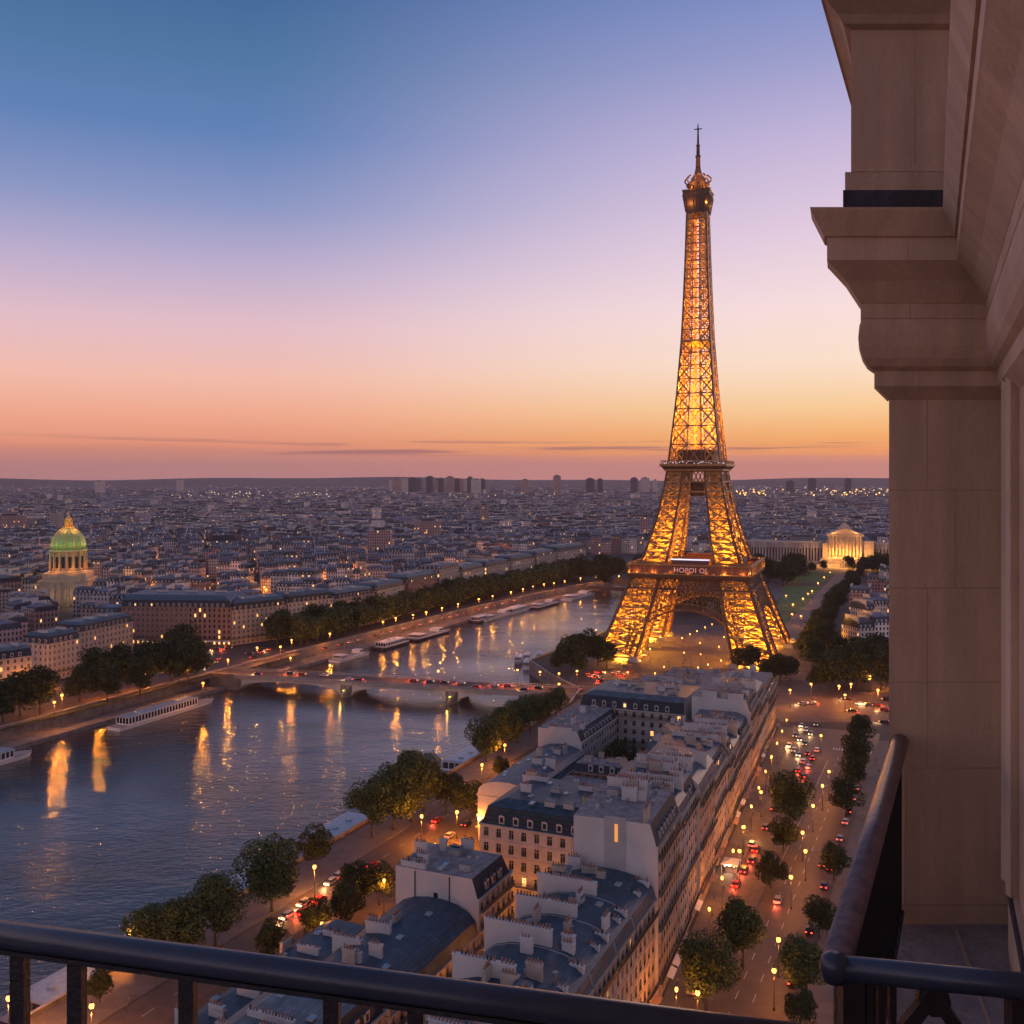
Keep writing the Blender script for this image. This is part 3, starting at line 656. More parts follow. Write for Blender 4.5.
bst('rooftop block at the far tip of the near block beside the crossroads', 376, 404, -120, -91, 19.5, 24.5, open_sides='LB', roof='flat', wall='stone', junk=11, sky=3, chim=((0,-9,12,0,1.),(0,4,12,0,1.)))
bst('pale corner block at the far end nearest the tower', 404.5, 434, -116, -92, 18, 22.5, open_sides='LB', roof='flat', wall='stone2', junk=9, chim=((0,-9,10,0,1.),(0,6,9,0,1.)))
# blank gable of the tall corner block: raised panel, its dark tone standing for a recess's shade; lit slit, downpipes
gb = [o for o in COL.objects if o.get('label', '').startswith('tall corner apartment block')][0]
m = MB(); m.box(-2.3, 2.2, -11.62, -11.503, 12, 36.6); m.build('shaft_shade', 'plaster2', gb)
m = MB(); m.box(-.1, .6, -11.68, -11.625, 31.6, 35.2); m.build('lit_slit', 'slit', gb)
m = MB(); m.box(-1.9, -1.2, -11.68, -11.625, 24.0, 25.0); m.box(.6, 1.5, -11.68, -11.625, 24.3, 25.4); m.build('vent_window', 'pane', gb)
gb = [o for o in COL.objects if o.get('label', '').startswith('white gabled block with cluttered')][0]
m = MB(); m.box(-.7, .3, -8.30, -8.255, 15.5, 17.3); m.build('window', 'pane', gb)
for x in (-5.2, 3.1): m = MB(); m.box(x-.1, x+.1, -8.42, -8.255, 4, 21.2); m.build('downpipe', 'slate', gb)
# ---------------------------------------------------------------- blocks along the far quay
def far(label, p0, p1, depth, eave, top, sides='FR', rotfix=None, **k):
    """front facade from ground point p0 to p1 (left to right as seen from the river)"""
    dx, dy = p1[0]-p0[0], p1[1]-p0[1]; L = math.hypot(dx, dy); an = math.atan2(dy, dx); n = (-math.sin(an), math.cos(an))
    c = ((p0[0]+p1[0])/2+n[0]*depth/2, (p0[1]+p1[1])/2+n[1]*depth/2); k.setdefault('balc', (1,))
    return building(label, c, an, L, depth, eave, top, open_sides=sides, guard=False, **k)
FQ = [((330,-420),(352,-414),14,19,24,'white-walled block at the left edge of the picture with dark windows','stone'),
      ((306,-421),(329.5,-420.4),14,19,24,'white-walled block mostly outside the left edge of the picture','stone'),
      ((377,-432),(398.5,-433),17,19.5,24.5,'block with a blank grey gable behind the far quay trees on the left','stone'),
      ((412,-447),(456,-452),17,20,25,'long block with chimneys below the domed church','stone2'),]
for a, b, dp, ev, tp, lab, wl_ in FQ:
    far(lab, ST(*a), ST(*b), dp, ev, tp, sides='FL', wall=wl_, litp=.05, chim=((-6,0,6,1,1.2),(6,0,6,1,1.2)), bay=3.3)
far('dark red palatial block with long slate roof facing the crossroads across the river', (-250,640), (-178,634), 34, 24, 31, sides='FR', wall='brick', litp=.06, bay=3.2, roof='mansard', dorm=True, chim=((-20,8,8,0,1),(0,8,8,0,1),(20,8,8,0,1)), maxw=100, shop='F')
FR_ = [(-177.5,634.5,-150,664,22,28,'stone2','red-tinted corner block right of the dark palatial block'),(-149,665.5,-124,694,23,29,'stone','pale riverside block beyond the corner block'),
       (-123,695,-101,733,22,27,'stone2','riverside block behind the first dense quay trees'),(-99,737,-84,779,23,28,'stone','riverside block with a straight cornice above the far moored boats'),
       (-81,784,-62,830,24,30,'brick','reddish riverside block left of the dark slab'),(-60,835,-46,871,30,33,'stone3','tall dark slab block rising over its riverside neighbours'),
       (-43,876,-26,921,24,29,'stone','pale riverside block right of the dark slab'),(-23,926,-4,970,24,29,'stone2','cream riverside block above the long bend of trees'),
       (0,976,22,1024,25,30,'stone','riverside block third from the end of the bright row'),(26,1030,46,1074,26,31,'stone2','riverside block second from the end of the bright row'),(50,1080,84,1140,27,33,'stone','tallest riverside block at the end of the bright row before the dark trees')]
for (x0,y0,x1,y1,ev,tp,wl_,lab) in FR_:
    # the facade looks to the river (right), its gable to the camera
    far(lab, (x0,y0), (x1,y1), 20, ev, tp, sides='FL', wall=wl_, litp=.07, bay=3.4, chim=((-8,0,6,1,1.3),(8,0,6,1,1.3)), junk=2)
# ================================================================ the rest of the city
FM = []
def midmesh(seed):
    """a terrace of three to five joined houses of unequal height"""
    q = random.Random(seed); d = q.uniform(13, 20); n = q.randint(2, 4); ws = [q.uniform(8, 15) for _ in range(n)]; x = -sum(ws)/2; m = MB(); rf = MB(); c = MB()
    def off(loop, cx): return [(a+cx, b, z) for a, b, z in loop]
    for w in ws:
        e = q.uniform(14, 22); tp = e+q.uniform(3.5, 5.5); cx = x+w/2; dd = d*q.uniform(.85, 1.1)
        m.loops([off(rect_loop(w,dd,-1,(0,)*4),cx), off(rect_loop(w,dd,e,(0,)*4),cx)], cap_top=False)
        m.loops([off(rect_loop(w,dd,e,(-.4,0,-.4,0)),cx), off(rect_loop(w,dd,e+.4,(-.4,0,-.4,0)),cx)], cap_top=False)
        mh = (tp-e)*.72; rf.loops([off(rect_loop(w,dd,e+.3,(.2,0,.2,0)),cx), off(rect_loop(w,dd,e+mh,(1.5,0,1.5,0)),cx)], 1, cap_top=False)
        rf.loops([off(rect_loop(w,dd,e+mh,(1.4,0,1.4,0)),cx), off(rect_loop(w,dd,tp,(dd*.42,0,dd*.42,0)),cx)], 0)
        for k in (-1, 1):
            if q.random() < .75: c.box(cx+k*(w/2-.35)-.3, cx+k*(w/2-.35)+.3, -dd*q.uniform(.15,.48), dd*q.uniform(.15,.48), e-1, tp+q.uniform(.6, 2.2))
        for i in range(int(w/3.2)):
            for k in (-1, 1): xx = cx-w/2+1.8+i*3.2; c.box(xx-.5, xx+.5, k*(dd/2-.9)-.5, k*(dd/2-.9)+.5, e+.5, e+2.3)
        x += w
    wk = ['fac1','fac1','fac2','fac3'][q.randrange(4)]
    rf.add(c.v, c.f, 2); return (m.mesh('wall', wk), rf.mesh('roof', ['faczinc','facslate',['plaster','stone2'][q.randrange(2)]]))
for i in range(18): FM.append(midmesh(100+i))
lbl = [(-600,-1),(430,-1)]
def leftbank(s):   # left edge of the kept-clear river and quay corridor
    pts = [(-260,-430),(500,-500),(560,-440),(650,-430),(900,-440),(1060,-455),(1150,-470),(1260,-400)]
    for (a, b), (c, d) in zip(pts, pts[1:]):
        if a <= s <= c: return b+(d-b)*(s-a)/(c-a)
    return None
def clear(x, y, m=14):
    """true where a block may stand"""
    if y < 420: return False
    px = 512+1000*x/y; py = 480+105000/y
    if px < -60 or px > 1000: return False
    s, t = toST(x, y)
    if y < 1250:
        lbk = leftbank(s)
        if lbk is not None and t > lbk-m-2:
            if not (px > 826 and 572 < py < 655 and t > -60): return False
    if -255-m < x < -172+m and 628-m < y < 690: return False
    if -255-40 < x < -175+10 and 690 <= y < 700: return False
    if (x+377)**2+(y-850)**2 < 46**2 or (34 < px < 102 and 690 < y < 850): return False
    if x > 200 and px > 826+(650-py)*.55 and 572 < py < 652: return True
    if 725 < px < 900 and 556 < py < 640: return False
    if y < 1420 and px > 560: return False
    if 1180 < y < 1330 and 735 < px < 900: return False
    return True
spots = []
q = random.Random(5)
for i in range(-40, 60):
    for j in range(-60, 60):
        gx, gy = i*47.+q.uniform(-5,5), j*33.+q.uniform(-4,4)
        zone = math.floor((gx+gy*.4)/260.); an = [.25,-.4,.1,.55,-.15][zone % 5]
        x = gx*math.cos(.3)-gy*math.sin(.3)+200; y = gx*math.sin(.3)+gy*math.cos(.3)+1200
        if y < 1750 and clear(x, y) and q.random() < .93: spots.append((math.hypot(x, y), x, y, an))
spots.sort()
near, rest = spots[:285], spots[285:]
LBM = ['pale city block with zinc roof among the rooftops beyond the far quay', 'grey city block with dark roof among the rooftops beyond the far quay']
for dd, x, y, an in near:
    k = q.randrange(len(FM)); lab = 'city block with zinc roof in the mass of rooftops beyond the river'
    if x > 250: lab = 'city block with pale roof among the rooftops right of the long lawns'
    r = thing('city_block', lab, 'building', (x, y, 0), -.3+an, 'blocks right of the long lawns' if x > 250 else 'rooftops of the city beyond the river')
    r.scale = (q.uniform(.8,1.15), q.uniform(.8,1.1), q.uniform(.8,1.2))
    for nm, me in zip(('wall','roof'), FM[k]): link(nm, me, r)
# beyond: thousands of roofs nobody could count, one mesh
fw = MB(); 
def fbox(x, y, w, d, e, tp, an, wi, ri):
    c, s = math.cos(an), math.sin(an)
    def T(l): return [(x+a*c-b*s, y+a*s+b*c, z) for a, b, z in l]
    fw.loops([T(rect_loop(w,d,-2,(0,)*4)), T(rect_loop(w,d,e,(0,)*4))], wi, cap_top=False)
    fw.loops([T(rect_loop(w,d,e,(0,)*4)), T(rect_loop(w,d,tp,(min(w,d)*.22,)*4))], ri)
    if y < 5200:
        for k in range(2 if y < 3000 else 1):
            cx = q.uniform(-.4,.4)*w; cw = q.uniform(.4,1.0); l = d*q.uniform(.15,.45)
            fw.loops([T([(cx-cw,-l,e-1),(cx+cw,-l,e-1),(cx+cw,l,e-1),(cx-cw,l,e-1)]), T([(cx-cw,-l,tp+q.uniform(.5,2.5)),(cx+cw,-l,tp+1),(cx+cw,l,tp+1),(cx-cw,l,tp+1)])], 6)
for dd, x, y, an in rest: fbox(x, y, q.uniform(22,42), q.uniform(14,24), q.uniform(15,23), q.uniform(23,27), an-.3, q.choice((0,0,1,2)), q.choice((3,3,4)))
D = 1650.
while D < 12500:
    sp_ = 27+D*.008; xx = -.62*D
    while xx < .55*D:
        x = xx+q.uniform(-.3,.3)*sp_; y = D+q.uniform(-.4,.4)*sp_; xx += sp_*q.uniform(.85, 1.25)
        if y < 1750 or not clear(x, y): continue
        if q.random() < .06: continue
        big = q.random() < .03; e = q.uniform(14,25)*(1.7 if big else 1)
        if big: fbox(x, y, 18, 15, e*1.1, e*1.1+.5, q.uniform(-.8,.8), q.choice((0,0,2)), 5)
        else: fbox(x, y, sp_*q.uniform(.4,.9), sp_*q.uniform(.25,.6), e, e+q.uniform(2,6), [.25,-.4,.1,.55,-.15][int((x+y*.5)//300) % 5]+q.uniform(-.1,.1), q.choice((0,0,0,1,2)), q.choice((3,4,4,5)))
    D += sp_*.95
tag(fw.build('distant_city', ['fac1','fac2','fac3','faczinc','facslate','roofjunk','plaster']), 'endless carpet of rooftops fading towards the horizon', 'rooftops', kind='stuff')
# distant slab towers on the skyline
TW = [(392,4),(397,6),(405,5),(412,5),(418,4),(430,8),(437,5),(441,5),(450,6),(456,5),(460,5),(466,4),(470,6),(476,5),(482,5),(525,4),(557,9),(590,4),(600,4),(634,6),(645,5),(655,4),(812,4),(790,3),(848,4),(100,3),(180,3)]
for px, hh in TW:
    Dt = 6800+q.uniform(-500,500); x = (px-512)*Dt/1000; m = MB(); ht = 105+(hh-3.5)*Dt/1000*.9+q.uniform(-6,6); w = q.uniform(28,60)
    m.box(-w/2,w/2,-14,14,0,max(62,ht)); o = m.build('tower_block', q.choice(['fac1','fac2','facslate'])); o.location = (x, Dt, 0); o.rotation_euler = (0,0,q.uniform(-.4,.4))
    rr = MB(); rr.box(-w/4,w/4,-6,6,max(62,ht),max(62,ht)+6); rr.build('roof_plant', 'facslate', o)
    tag(o, 'grey slab tower on the hazy skyline', 'tower block', 'slab towers on the skyline')
for px, py, w_, h_ in ((484,514,20,34),(428,532,40,24),(645,532,14,30),(380,556,26,30),(10,525,50,26)):
    Dt = 105000/(py+16-480.); x = (px-512)*Dt/1000; m = MB(); m.box(-w_/2,w_/2,-9,9,0,(py+16-480)*0+h_+18); o = m.build('high_rise', 'fac2'); o.location = (x, Dt, 0)
    rr = MB(); rr.box(-w_/4,w_/4,-4,4,h_+18,h_+21); rr.build('roof_plant', 'facslate', o)
    tag(o, {484:'slim rose high-rise standing above the mid-distance rooftops',428:'broad rose high-rise left of the slim one',645:'slim high-rise just left of the iron tower',380:'squat reddish high-rise behind the riverside row',10:'pale high-rise near the left edge above the church level'}[px], 'high-rise')
# sparkle of the city: far street lights
cl = MB(); clw = 0
def dots(n, x0, x1, y0, y1, k, mi):
    for i in range(n):
        py = y0+(y1-y0)*q.random()**1.0; px = q.uniform(x0, x1); Dd = 105000/max(3.5, py-480)*.93; z = 24+q.uniform(0,4)
        cl.ico(((px-512)*Dd/1000, Dd, z+ (Dd*.001)), Dd*k*q.uniform(.5,1.3), mi)
dots(520, 0, 890, 489, 565, .00026, 0); dots(170, 0, 890, 487, 500, .00028, 1); dots(60, 735, 890, 492, 500, .0008, 0); dots(50, 735, 890, 489, 498, .00045, 1)
dots(50, 170, 340, 496, 503, .0005, 1); dots(30, 380, 560, 497, 506, .0004, 1); dots(70, 0, 380, 520, 560, .0003, 1)
cl2 = cl.build('city_lights', ['bulb','bulbw']); tag(cl2, 'scattered far street lights twinkling in the city', 'city lights', kind='stuff')

# ================================================================ domed church
def church():
    x, y = -377, 850; r = thing('domed_church', 'floodlit church with green ribbed dome and gilded lantern on the left', 'church', (x, y, 0), R(12))
    b = MB(); b.box(-19,19,-19,19,0,21); b.box(-20,20,-20,20,20.2,21.4); b.box(-13,13,-21,-19,0,20); b.box(-14,14,-21.8,-18.9,20.1,23)
    b.add([(-14,-21.5,23),(14,-21.5,23),(0,-21.5,27.5),(-14,-18.9,23),(14,-18.9,23),(0,-18.9,27.5)], [(0,1,2),(5,4,3),(0,2,5,3),(2,1,4,5)])
    for i in range(6): b.lathe([(1,.9),(19.5,.75)], 8, (-11+i*4.4, -22.2))
    b.box(-17,17,-17,17,21.4,27); b.build('base', 'stone2', r)
    d = MB(); d.lathe([(27,15.4),(28.4,15.4),(28.5,13.6),(44.5,13.6),(44.6,15.4),(46.2,15.0)], 32)
    for i in range(16):
        a = 6.283*i/16+.1; d.lathe([(28.5,.75),(44.5,.65)], 8, (14.4*math.cos(a), 14.4*math.sin(a)))
    d.build('drum', 'stone2', r)
    for i in range(16):
        a = 6.283*(i+.5)/16+.1; w = MB(); w.obox((13.65*math.cos(a),13.65*math.sin(a)), a+math.pi/2, 2.6, .3, 31, 40.5); w.build('window', 'pane', r)
    dm = MB(); pr = [(46.2,13.6),(50,13.7),(54,13.0),(58,11.2),(61,8.8),(63.5,5.9),(64.6,4.0)]; dm.lathe(pr, 32); dm.build('dome', 'domegreen', r)
    for i in range(12):
        a = 6.283*i/12; rb = MB(); rb.tube([(rr*1.01*math.cos(a), rr*1.01*math.sin(a), z) for z, rr in pr], .38, 5); rb.build('rib', 'gold', r)
    l = MB(); l.lathe([(64.4,4.6),(65.4,4.6),(65.5,2.4),(71,2.2),(71.2,3.0),(71.8,2.8),(74,1.2),(79,.2)], 12); 
    for i in range(8): a = 6.283*i/8; l.lathe([(65.4,.35),(71.2,.3)], 6, (3.1*math.cos(a),3.1*math.sin(a)))
    l.build('lantern', 'gold', r)
    for i in range(8):
        a = 6.283*i/8+.39; link('light', pdata(15000, (1,.30,.03), .5), r, (19.5*math.cos(a), 19.5*math.sin(a), 30.5))
        if math.sin(a) < .5: link('light', pdata(13000, (.62,.85,.12), .5), r, (24*math.cos(a), 24*math.sin(a), 50))
    link('light', pdata(16000, (1,.42,.08), .5), r, (-3,-9,67)); link('light', pdata(16000, (1,.42,.08), .5), r, (8,-6,66))
    for xx in (-10, 10): link('light', pdata(16000, (1,.6,.3), .5), r, (xx,-32,8))
MT['domegreen'] = mat('dome_green', (.30,.40,.20), .5, .1, var=.2, scale=.4); MT['gold'] = mat('gilding', (.75,.50,.15), .4, .5, var=.1)
LS[0] = .14; church()
# ================================================================ floodlit palace at the end of the lawns
def palace():
    D0 = 1215.; x = (845-512)*D0/1000; r = thing('palace', 'floodlit palace with columned front and pediment at the end of the lawns', 'palace', (x, D0, 0), R(-16))
    c = MB(); c.box(-20,20,0,28,0,37); c.box(-21.5,21.5,-2,30,36.5,39.5); c.box(-22,22,-10,0,0,11)
    c.loops([[(-17,4,39.5),(17,4,39.5),(17,22,39.5),(-17,22,39.5)],[(-9,6,44),(9,6,44),(9,20,44),(-9,20,44)],[(-1.2,12,53),(1.2,12,53),(1.2,14,53),(-1.2,14,53)]])
    c.lathe([(53,1.5),(60,.3)], 8, (0,13)); c.build('central_block', 'stone2', r)
    p = MB(); p.add([(-18,-3,39.5),(18,-3,39.5),(0,-3,47),(-18,3,39.5),(18,3,39.5),(0,3,47)], [(0,1,2),(5,4,3),(0,2,5,3),(2,1,4,5)]); p.build('pediment', 'stone2', r)
    for i in range(10): m = MB(); m.lathe([(11,1.15),(36.5,.95)], 10, (-18+i*4.0, -3.5)); m.build('column', 'stone2', r)
    for sx in (-1, 1):
        w = MB(); w.box(33 if sx > 0 else -125, 125 if sx > 0 else -26, 6, 24, 0, 27); w.box(33 if sx > 0 else -126, 126 if sx > 0 else -26, 5, 25, 27, 29)
        for i in range(26):
            xx = sx*(33+i*3.6); w.box(xx-.6,xx+.6,5.1,6,0,27)
        w.build('wing', 'facwing', r)
        t = MB(); t.box(22 if sx > 0 else -26, 33 if sx > 0 else -20, -2, 8, 0, 31 if sx > 0 else 28); t.build('pavilion', 'stone2', r)
    st = MB()
    for i in range(7): st.box(-34+i, 34-i, -24+i*2, -10, i*1.5, i*1.5+1.5)
    st.build('steps', 'stone2', r)
    for i in range(6): link('light', pdata(90000, (1,.40,.07), .6), r, (-18+i*7.2, -12, 14))
    for sx in (-1, 1): link('light', pdata(40000 if sx > 0 else 2000, (1,.42,.08), .6), r, (sx*28,-10,9)); link('light', pdata(30000, (1,.42,.10), .6), r, (sx*14,-6,43)); link('light', pdata(7000,(1,.6,.4),.6), r, (sx*65,-8,3)); link('light', pdata(7000,(1,.6,.4),.6), r, (sx*100,-8,3))
    for i in range(7): link('light', pdata(50000, (1,.40,.07), .6), r, (-27+i*9, -32, 4))
MT['facwing'] = facade_mat('palace_wing', (.36,.33,.33), None, 3.6, 26, 0)
LS[0] = .12; palace()
# ================================================================ the iron tower
def interp(tab, z):
    for (a, b), (c, d) in zip(tab, tab[1:]):
        if z <= c: return b+(d-b)*(z-a)/(c-a)
    return tab[-1][1]
HW = [(0,51.5),(15,45.5),(30,40),(45,34.5),(56,29.2),(70,24.6),(85,20.6),(100,17.6),(114,15.6),(154,11.3),(191,8.6),(216,7.5),(241,6.6),(270,5.8)]
LW = [(0,23),(30,19),(56,15),(85,11),(114,9.2)]
def tower():
    c0 = (114.8, 617.); r = thing('iron_tower', 'tall floodlit lattice iron tower glowing amber against the sunset', 'tower', (*c0, 0), R(-20))
    hw = lambda z: interp(HW, z); lw = lambda z: interp(LW, z)
    zs1 = [2,9,16,23,30,37,44,50]; zs2 = [56,62,68,74,81,88,95,102,109,113]
    for sx in (-1, 1):
        for sy in (-1, 1):
            for part, zs in (('lower_leg', zs1), ('upper_leg', zs2)):
                m = MB()
                def C(z, i, j):   # corner i,j in {0 outer,1 inner}
                    h, l = hw(z), lw(z); return Vector((sx*(h-l*i), sy*(h-l*j), z))
                for i in (0, 1):
                    for j in (0, 1):
                        for a, b in zip(zs, zs[1:]): m.bar(C(a,i,j), C(b,i,j), 1.45 if part == 'lower_leg' else 1.15, mi=1 if (i+j) < 2 else 0)
                faces = [((0,0),(1,0)),((0,0),(0,1)),((1,0),(1,1)),((0,1),(1,1))]
                for a, b in zip(zs, zs[1:]):
                    for p, q_ in faces:
                        A, B, C_, D_ = C(a,*p), C(a,*q_), C(b,*q_), C(b,*p)
                        m.bar(A, B, 1.0); m.bar(A, C_, .75); m.bar(B, D_, .75)
                        mA, mB, mC, mD = (A+B)/2, (B+C_)/2, (C_+D_)/2, (D_+A)/2
                        m.bar(mD, mB, .5)
                m.build(part, ['tower','towershade'], r)
                if part == 'lower_leg':
                    b_ = MB(); h, l = hw(0), lw(0)
                    for i in (0, 1):
                        for j in (0, 1):
                            x, y = sx*(h-l*i), sy*(h-l*j); b_.loops([[(x-3.5,y-3.5,-.5),(x+3.5,y-3.5,-.5),(x+3.5,y+3.5,-.5),(x-3.5,y+3.5,-.5)],[(x-2.2,y-2.2,2.6),(x+2.2,y-2.2,2.6),(x+2.2,y+2.2,2.6),(x-2.2,y+2.2,2.6)]])
                    b_.build('plinth', 'stone3', r)
            for z, e, rad in ((3,330000,.6),(12,190000,.6),(21,210000,.6),(30,90000,.6),(40,16000,.6),(60,125000,.6),(68,110000,.6),(77,60000,.6),(86,26000,.5),(96,5000,.5)):
                h, l = hw(z), lw(z); k = h-l/2; link('light', pdata(e*1.0, (1,.38,.03), rad), r, (sx*k, sy*k, z))
    # arches under the first platform, one on each face
    for fc in range(4):
        rot = Matrix.Rotation(fc*math.pi/2, 4, 'Z'); m = MB(); sp = MB()
        def P(x, z, dy=0): return rot @ Vector((x, -(hw(z)-.3+dy), z))
        pr = None
        for i in range(33):
            t = math.pi*i/32; a = (31*math.cos(t), 4+25.5*math.sin(t)); b = (34.0*math.cos(t), 4+28.9*math.sin(t))
            if pr:
                m.bar(P(*pr[0]), P(*a), .95); m.bar(P(*pr[1]), P(*b), .7); m.bar(P(*pr[0]), P(*b), .3); m.bar(P(*pr[1]), P(*a), .3)
                m.bar(P(*pr[0],2.5*-1), P(*a,-2.5), .6)
            m.bar(P(*a), P(*b), .4); m.bar(P(*a), P(*a,-2.5), .4); pr = (a, b)
        m.build('arch', 'towershade', r)
        # spandrel lattice between the arch and the girder
        for i in range(-11, 12):
            x = i*3.0; t = math.acos(max(-1, min(1, x/34.0))); z0 = 4+28.9*math.sin(t)
            if z0 < 39: 
                sp.bar(P(x, z0), P(x, 41), .35)
                if i < 11:
                    x2 = x+3; t2 = math.acos(max(-1, min(1, x2/34.0))); z2 = 4+28.9*math.sin(t2); sp.bar(P(x, 41), P(x2, z2), .3); sp.bar(P(x, z0), P(x2, 41), .3)
        sp.build('spandrel', 'towerdark', r)
        g_ = MB()
        for z in (41, 47.2): g_.bar(P(-hw(z), z), P(hw(z), z), 1.2)
        nb = 26; w0 = hw(44)
        for i in range(nb):
            x0 = -w0+2*w0*i/nb; x1 = -w0+2*w0*(i+1)/nb; g_.bar(P(x0,41), P(x1,47.2), .35); g_.bar(P(x0,47.2), P(x1,41), .35); g_.bar(P(x0,41), P(x0,47.2), .3)
        g_.build('girder', 'towerdark', r)
        # gallery of the first platform
        a = MB(); y = -36.2
        T = lambda p: rot @ Vector(p)
        a.bar(T((-36.6,y,55.2)), T((36.6,y,55.2)), .9, .8); a.bar(T((-36.6,y,49.6)), T((36.6,y,49.6)), .7, .7)
        for x in (-36.2,-31,-25.5,-20,20,25.5,31,36.2) if fc == 0 else [-36.2+72.4*i/20 for i in range(21)]: a.bar(T((x,y,49.3)), T((x,y,55.2)), .6)
        a.build('gallery', 'tower', r)
        b = MB(); b.bar(T((-34.5,y+2.4,52.4)), T((34.5,y+2.4,52.4)), 1.0, 4.6); b.build('gallery_wall', 'towerred', r)
        for i in range(7): link('light', pdata(5000 if abs(i-3) > 1 else 1200, (1,.38,.05), .4), r, T((-31+62*i/6, y+1.0, 50.2)))
        for i in range(4): link('light', pdata(5000, (1,.36,.05), .4), r, T((-24+16*i, -(hw(36)-6), 30)))
        # second platform
        a = MB(); y = -19.2
        a.bar(T((-19.6,y,116.6)), T((19.6,y,116.6)), .5, .5); a.bar(T((-19.9,y,114)), T((19.9,y,114)), 1.6, 1.3); a.bar(T((-17.6,y+2,111)), T((17.6,y+2,111)), 1.2, 1.0)
        for i in range(16): x = -19.2+38.4*i/15; a.bar(T((x,y,114)), T((x,y,116.6)), .25)
        for z in (104, 98): a.bar(T((-hw(z),-hw(z),z)), T((hw(z),-hw(z),z)), .9)
        for i in range(12):
            k = 15.5; x0 = -k+2*k*i/12; x1 = -k+2*k*(i+1)/12; yy = -(hw(104)); a.bar(T((x0,yy,104)), T((x1,yy+.8,110.5)), .32); a.bar(T((x1,yy,104)), T((x0,yy+.8,110.5)), .32)
        a.build('second_gallery', 'tower', r)
    f = MB()
    f.loops([[(-36,-36,47.4),(36,-36,47.4),(36,36,47.4),(-36,36,47.4)],[(-36.8,-36.8,49.4),(36.8,-36.8,49.4),(36.8,36.8,49.4),(-36.8,36.8,49.4)]])
    f.build('first_platform', 'towerdark', r)
    pav = MB()
    for sx, sy, w, d in ((0,-1,22,7),(0,1,22,7),(1,0,7,22),(-1,0,7,22)): pav.box(sx*25-w/2, sx*25+w/2, sy*25-d/2, sy*25+d/2, 49.4, 58.2)
    pav.build('pavilion', 'towerred', r)
    lt = MB(); lt.box(-11.5,11.5,-28.9,-28.6,57.6,58.3); lt.build('strip_light', 'bulbcool', r)
    s2 = MB(); s2.loops([[(-16.5,-16.5,110.2),(16.5,-16.5,110.2),(16.5,16.5,110.2),(-16.5,16.5,110.2)],[(-19.6,-19.6,113.4),(19.6,-19.6,113.4),(19.6,19.6,113.4),(-19.6,19.6,113.4)]]); s2.build('second_platform', 'towerdark', r)
    c2 = MB(); c2.box(-10.5,10.5,-10.5,10.5,114,123.5); c2.box(-11.2,11.2,-11.2,11.2,121.8,122.6); c2.box(-4,4,-4,4,95,104); c2.build('cabin', 'towerdark', r)
    wl = MB()
    for i in range(34):
        x = -18.5+37*i/33+rnd.uniform(-.3,.3); wl.ico((x,-18.6+rnd.uniform(-.3,2.5),115.4+rnd.uniform(-.4,1.4)), rnd.uniform(.18,.42))
    wl.build('gallery_lights', 'bulbcool', r)['kind'] = 'stuff'
    # upper shaft
    zs = [114]; 
    while zs[-1] < 268: zs.append(zs[-1]+max(5.0, hw(zs[-1])*.80))
    zs[-1] = 268.5
    s = MB(); si = MB()
    for a, b in zip(zs, zs[1:]):
        ha, hb = hw(a), hw(b)
        for fc in range(4):
            rot = Matrix.Rotation(fc*math.pi/2, 4, 'Z'); T = lambda x, y, z: rot @ Vector((x, y, z))
            s.bar(T(-ha,-ha,a), T(-hb,-hb,b), 1.05, mi=1); s.bar(T(-ha*.30,-ha,a), T(-hb*.30,-hb,b), .6, mi=1); s.bar(T(ha*.30,-ha,a), T(hb*.30,-hb,b), .6, mi=1)
            s.bar(T(-ha,-ha,a), T(ha,-ha,a), .75, mi=1)
            for l, rr in ((-1,-.30),(.30,1)):
                s.bar(T(l*ha,-ha,a), T(rr*hb,-hb,b), .85); s.bar(T(rr*ha,-ha,a), T(l*hb,-hb,b), .85)
                mid = (a+b)/2; hm_ = (ha+hb)/2; cxm = (l+rr)/2; wv = (rr-l)/2*hm_*.62
                pts = [T(cxm*hm_+wv*math.cos(k*math.pi/4), -hm_, mid+(b-a)*.36*math.sin(k*math.pi/4)) for k in range(9)]
                for p, q_ in zip(pts, pts[1:]): s.bar(p, q_, .48)
            if hb > 7: s.bar(T(-.3*ha,-ha,a), T(.3*hb,-hb,b), .3); s.bar(T(.3*ha,-ha,a), T(-.3*hb,-hb,b), .3)
    for sx in (-1,1):
        for sy in (-1,1): si.bar((sx*1.7,sy*1.7,114), (sx*1.5,sy*1.5,268), 1.0)
    for z in range(118, 268, 5):
        si.bar((-1.7,-1.7,z),(1.7,-1.7,z+5),.25); si.bar((1.7,-1.7,z),(1.7,1.7,z+5),.25); si.bar((1.7,1.7,z),(-1.7,1.7,z+5),.25); si.bar((-1.7,1.7,z),(-1.7,-1.7,z+5),.25)
    s.build('shaft', ['tower','towershade'], r); si.build('lift_shaft', 'tower', r)
    ip = MB(); ip.box(-9.3,9.3,-9.3,9.3,189.6,190.6); ip.loops([[(-4,-4,186.6),(4,-4,186.6),(4,4,186.6),(-4,4,186.6)],[(-9.3,-9.3,189.6),(9.3,-9.3,189.6),(9.3,9.3,189.6),(-9.3,9.3,189.6)]]); ip.build('rest_platform', 'tower', r)
    z = 120
    while z < 268:
        h = hw(z)
        for sx in (-1,1):
            link('light', pdata(max(34000, 820*h*h), (1,.33,.015), .3), r, (sx*h*.5, -h*.35 if sx < 0 else h*.35, z))
        z += 8.5
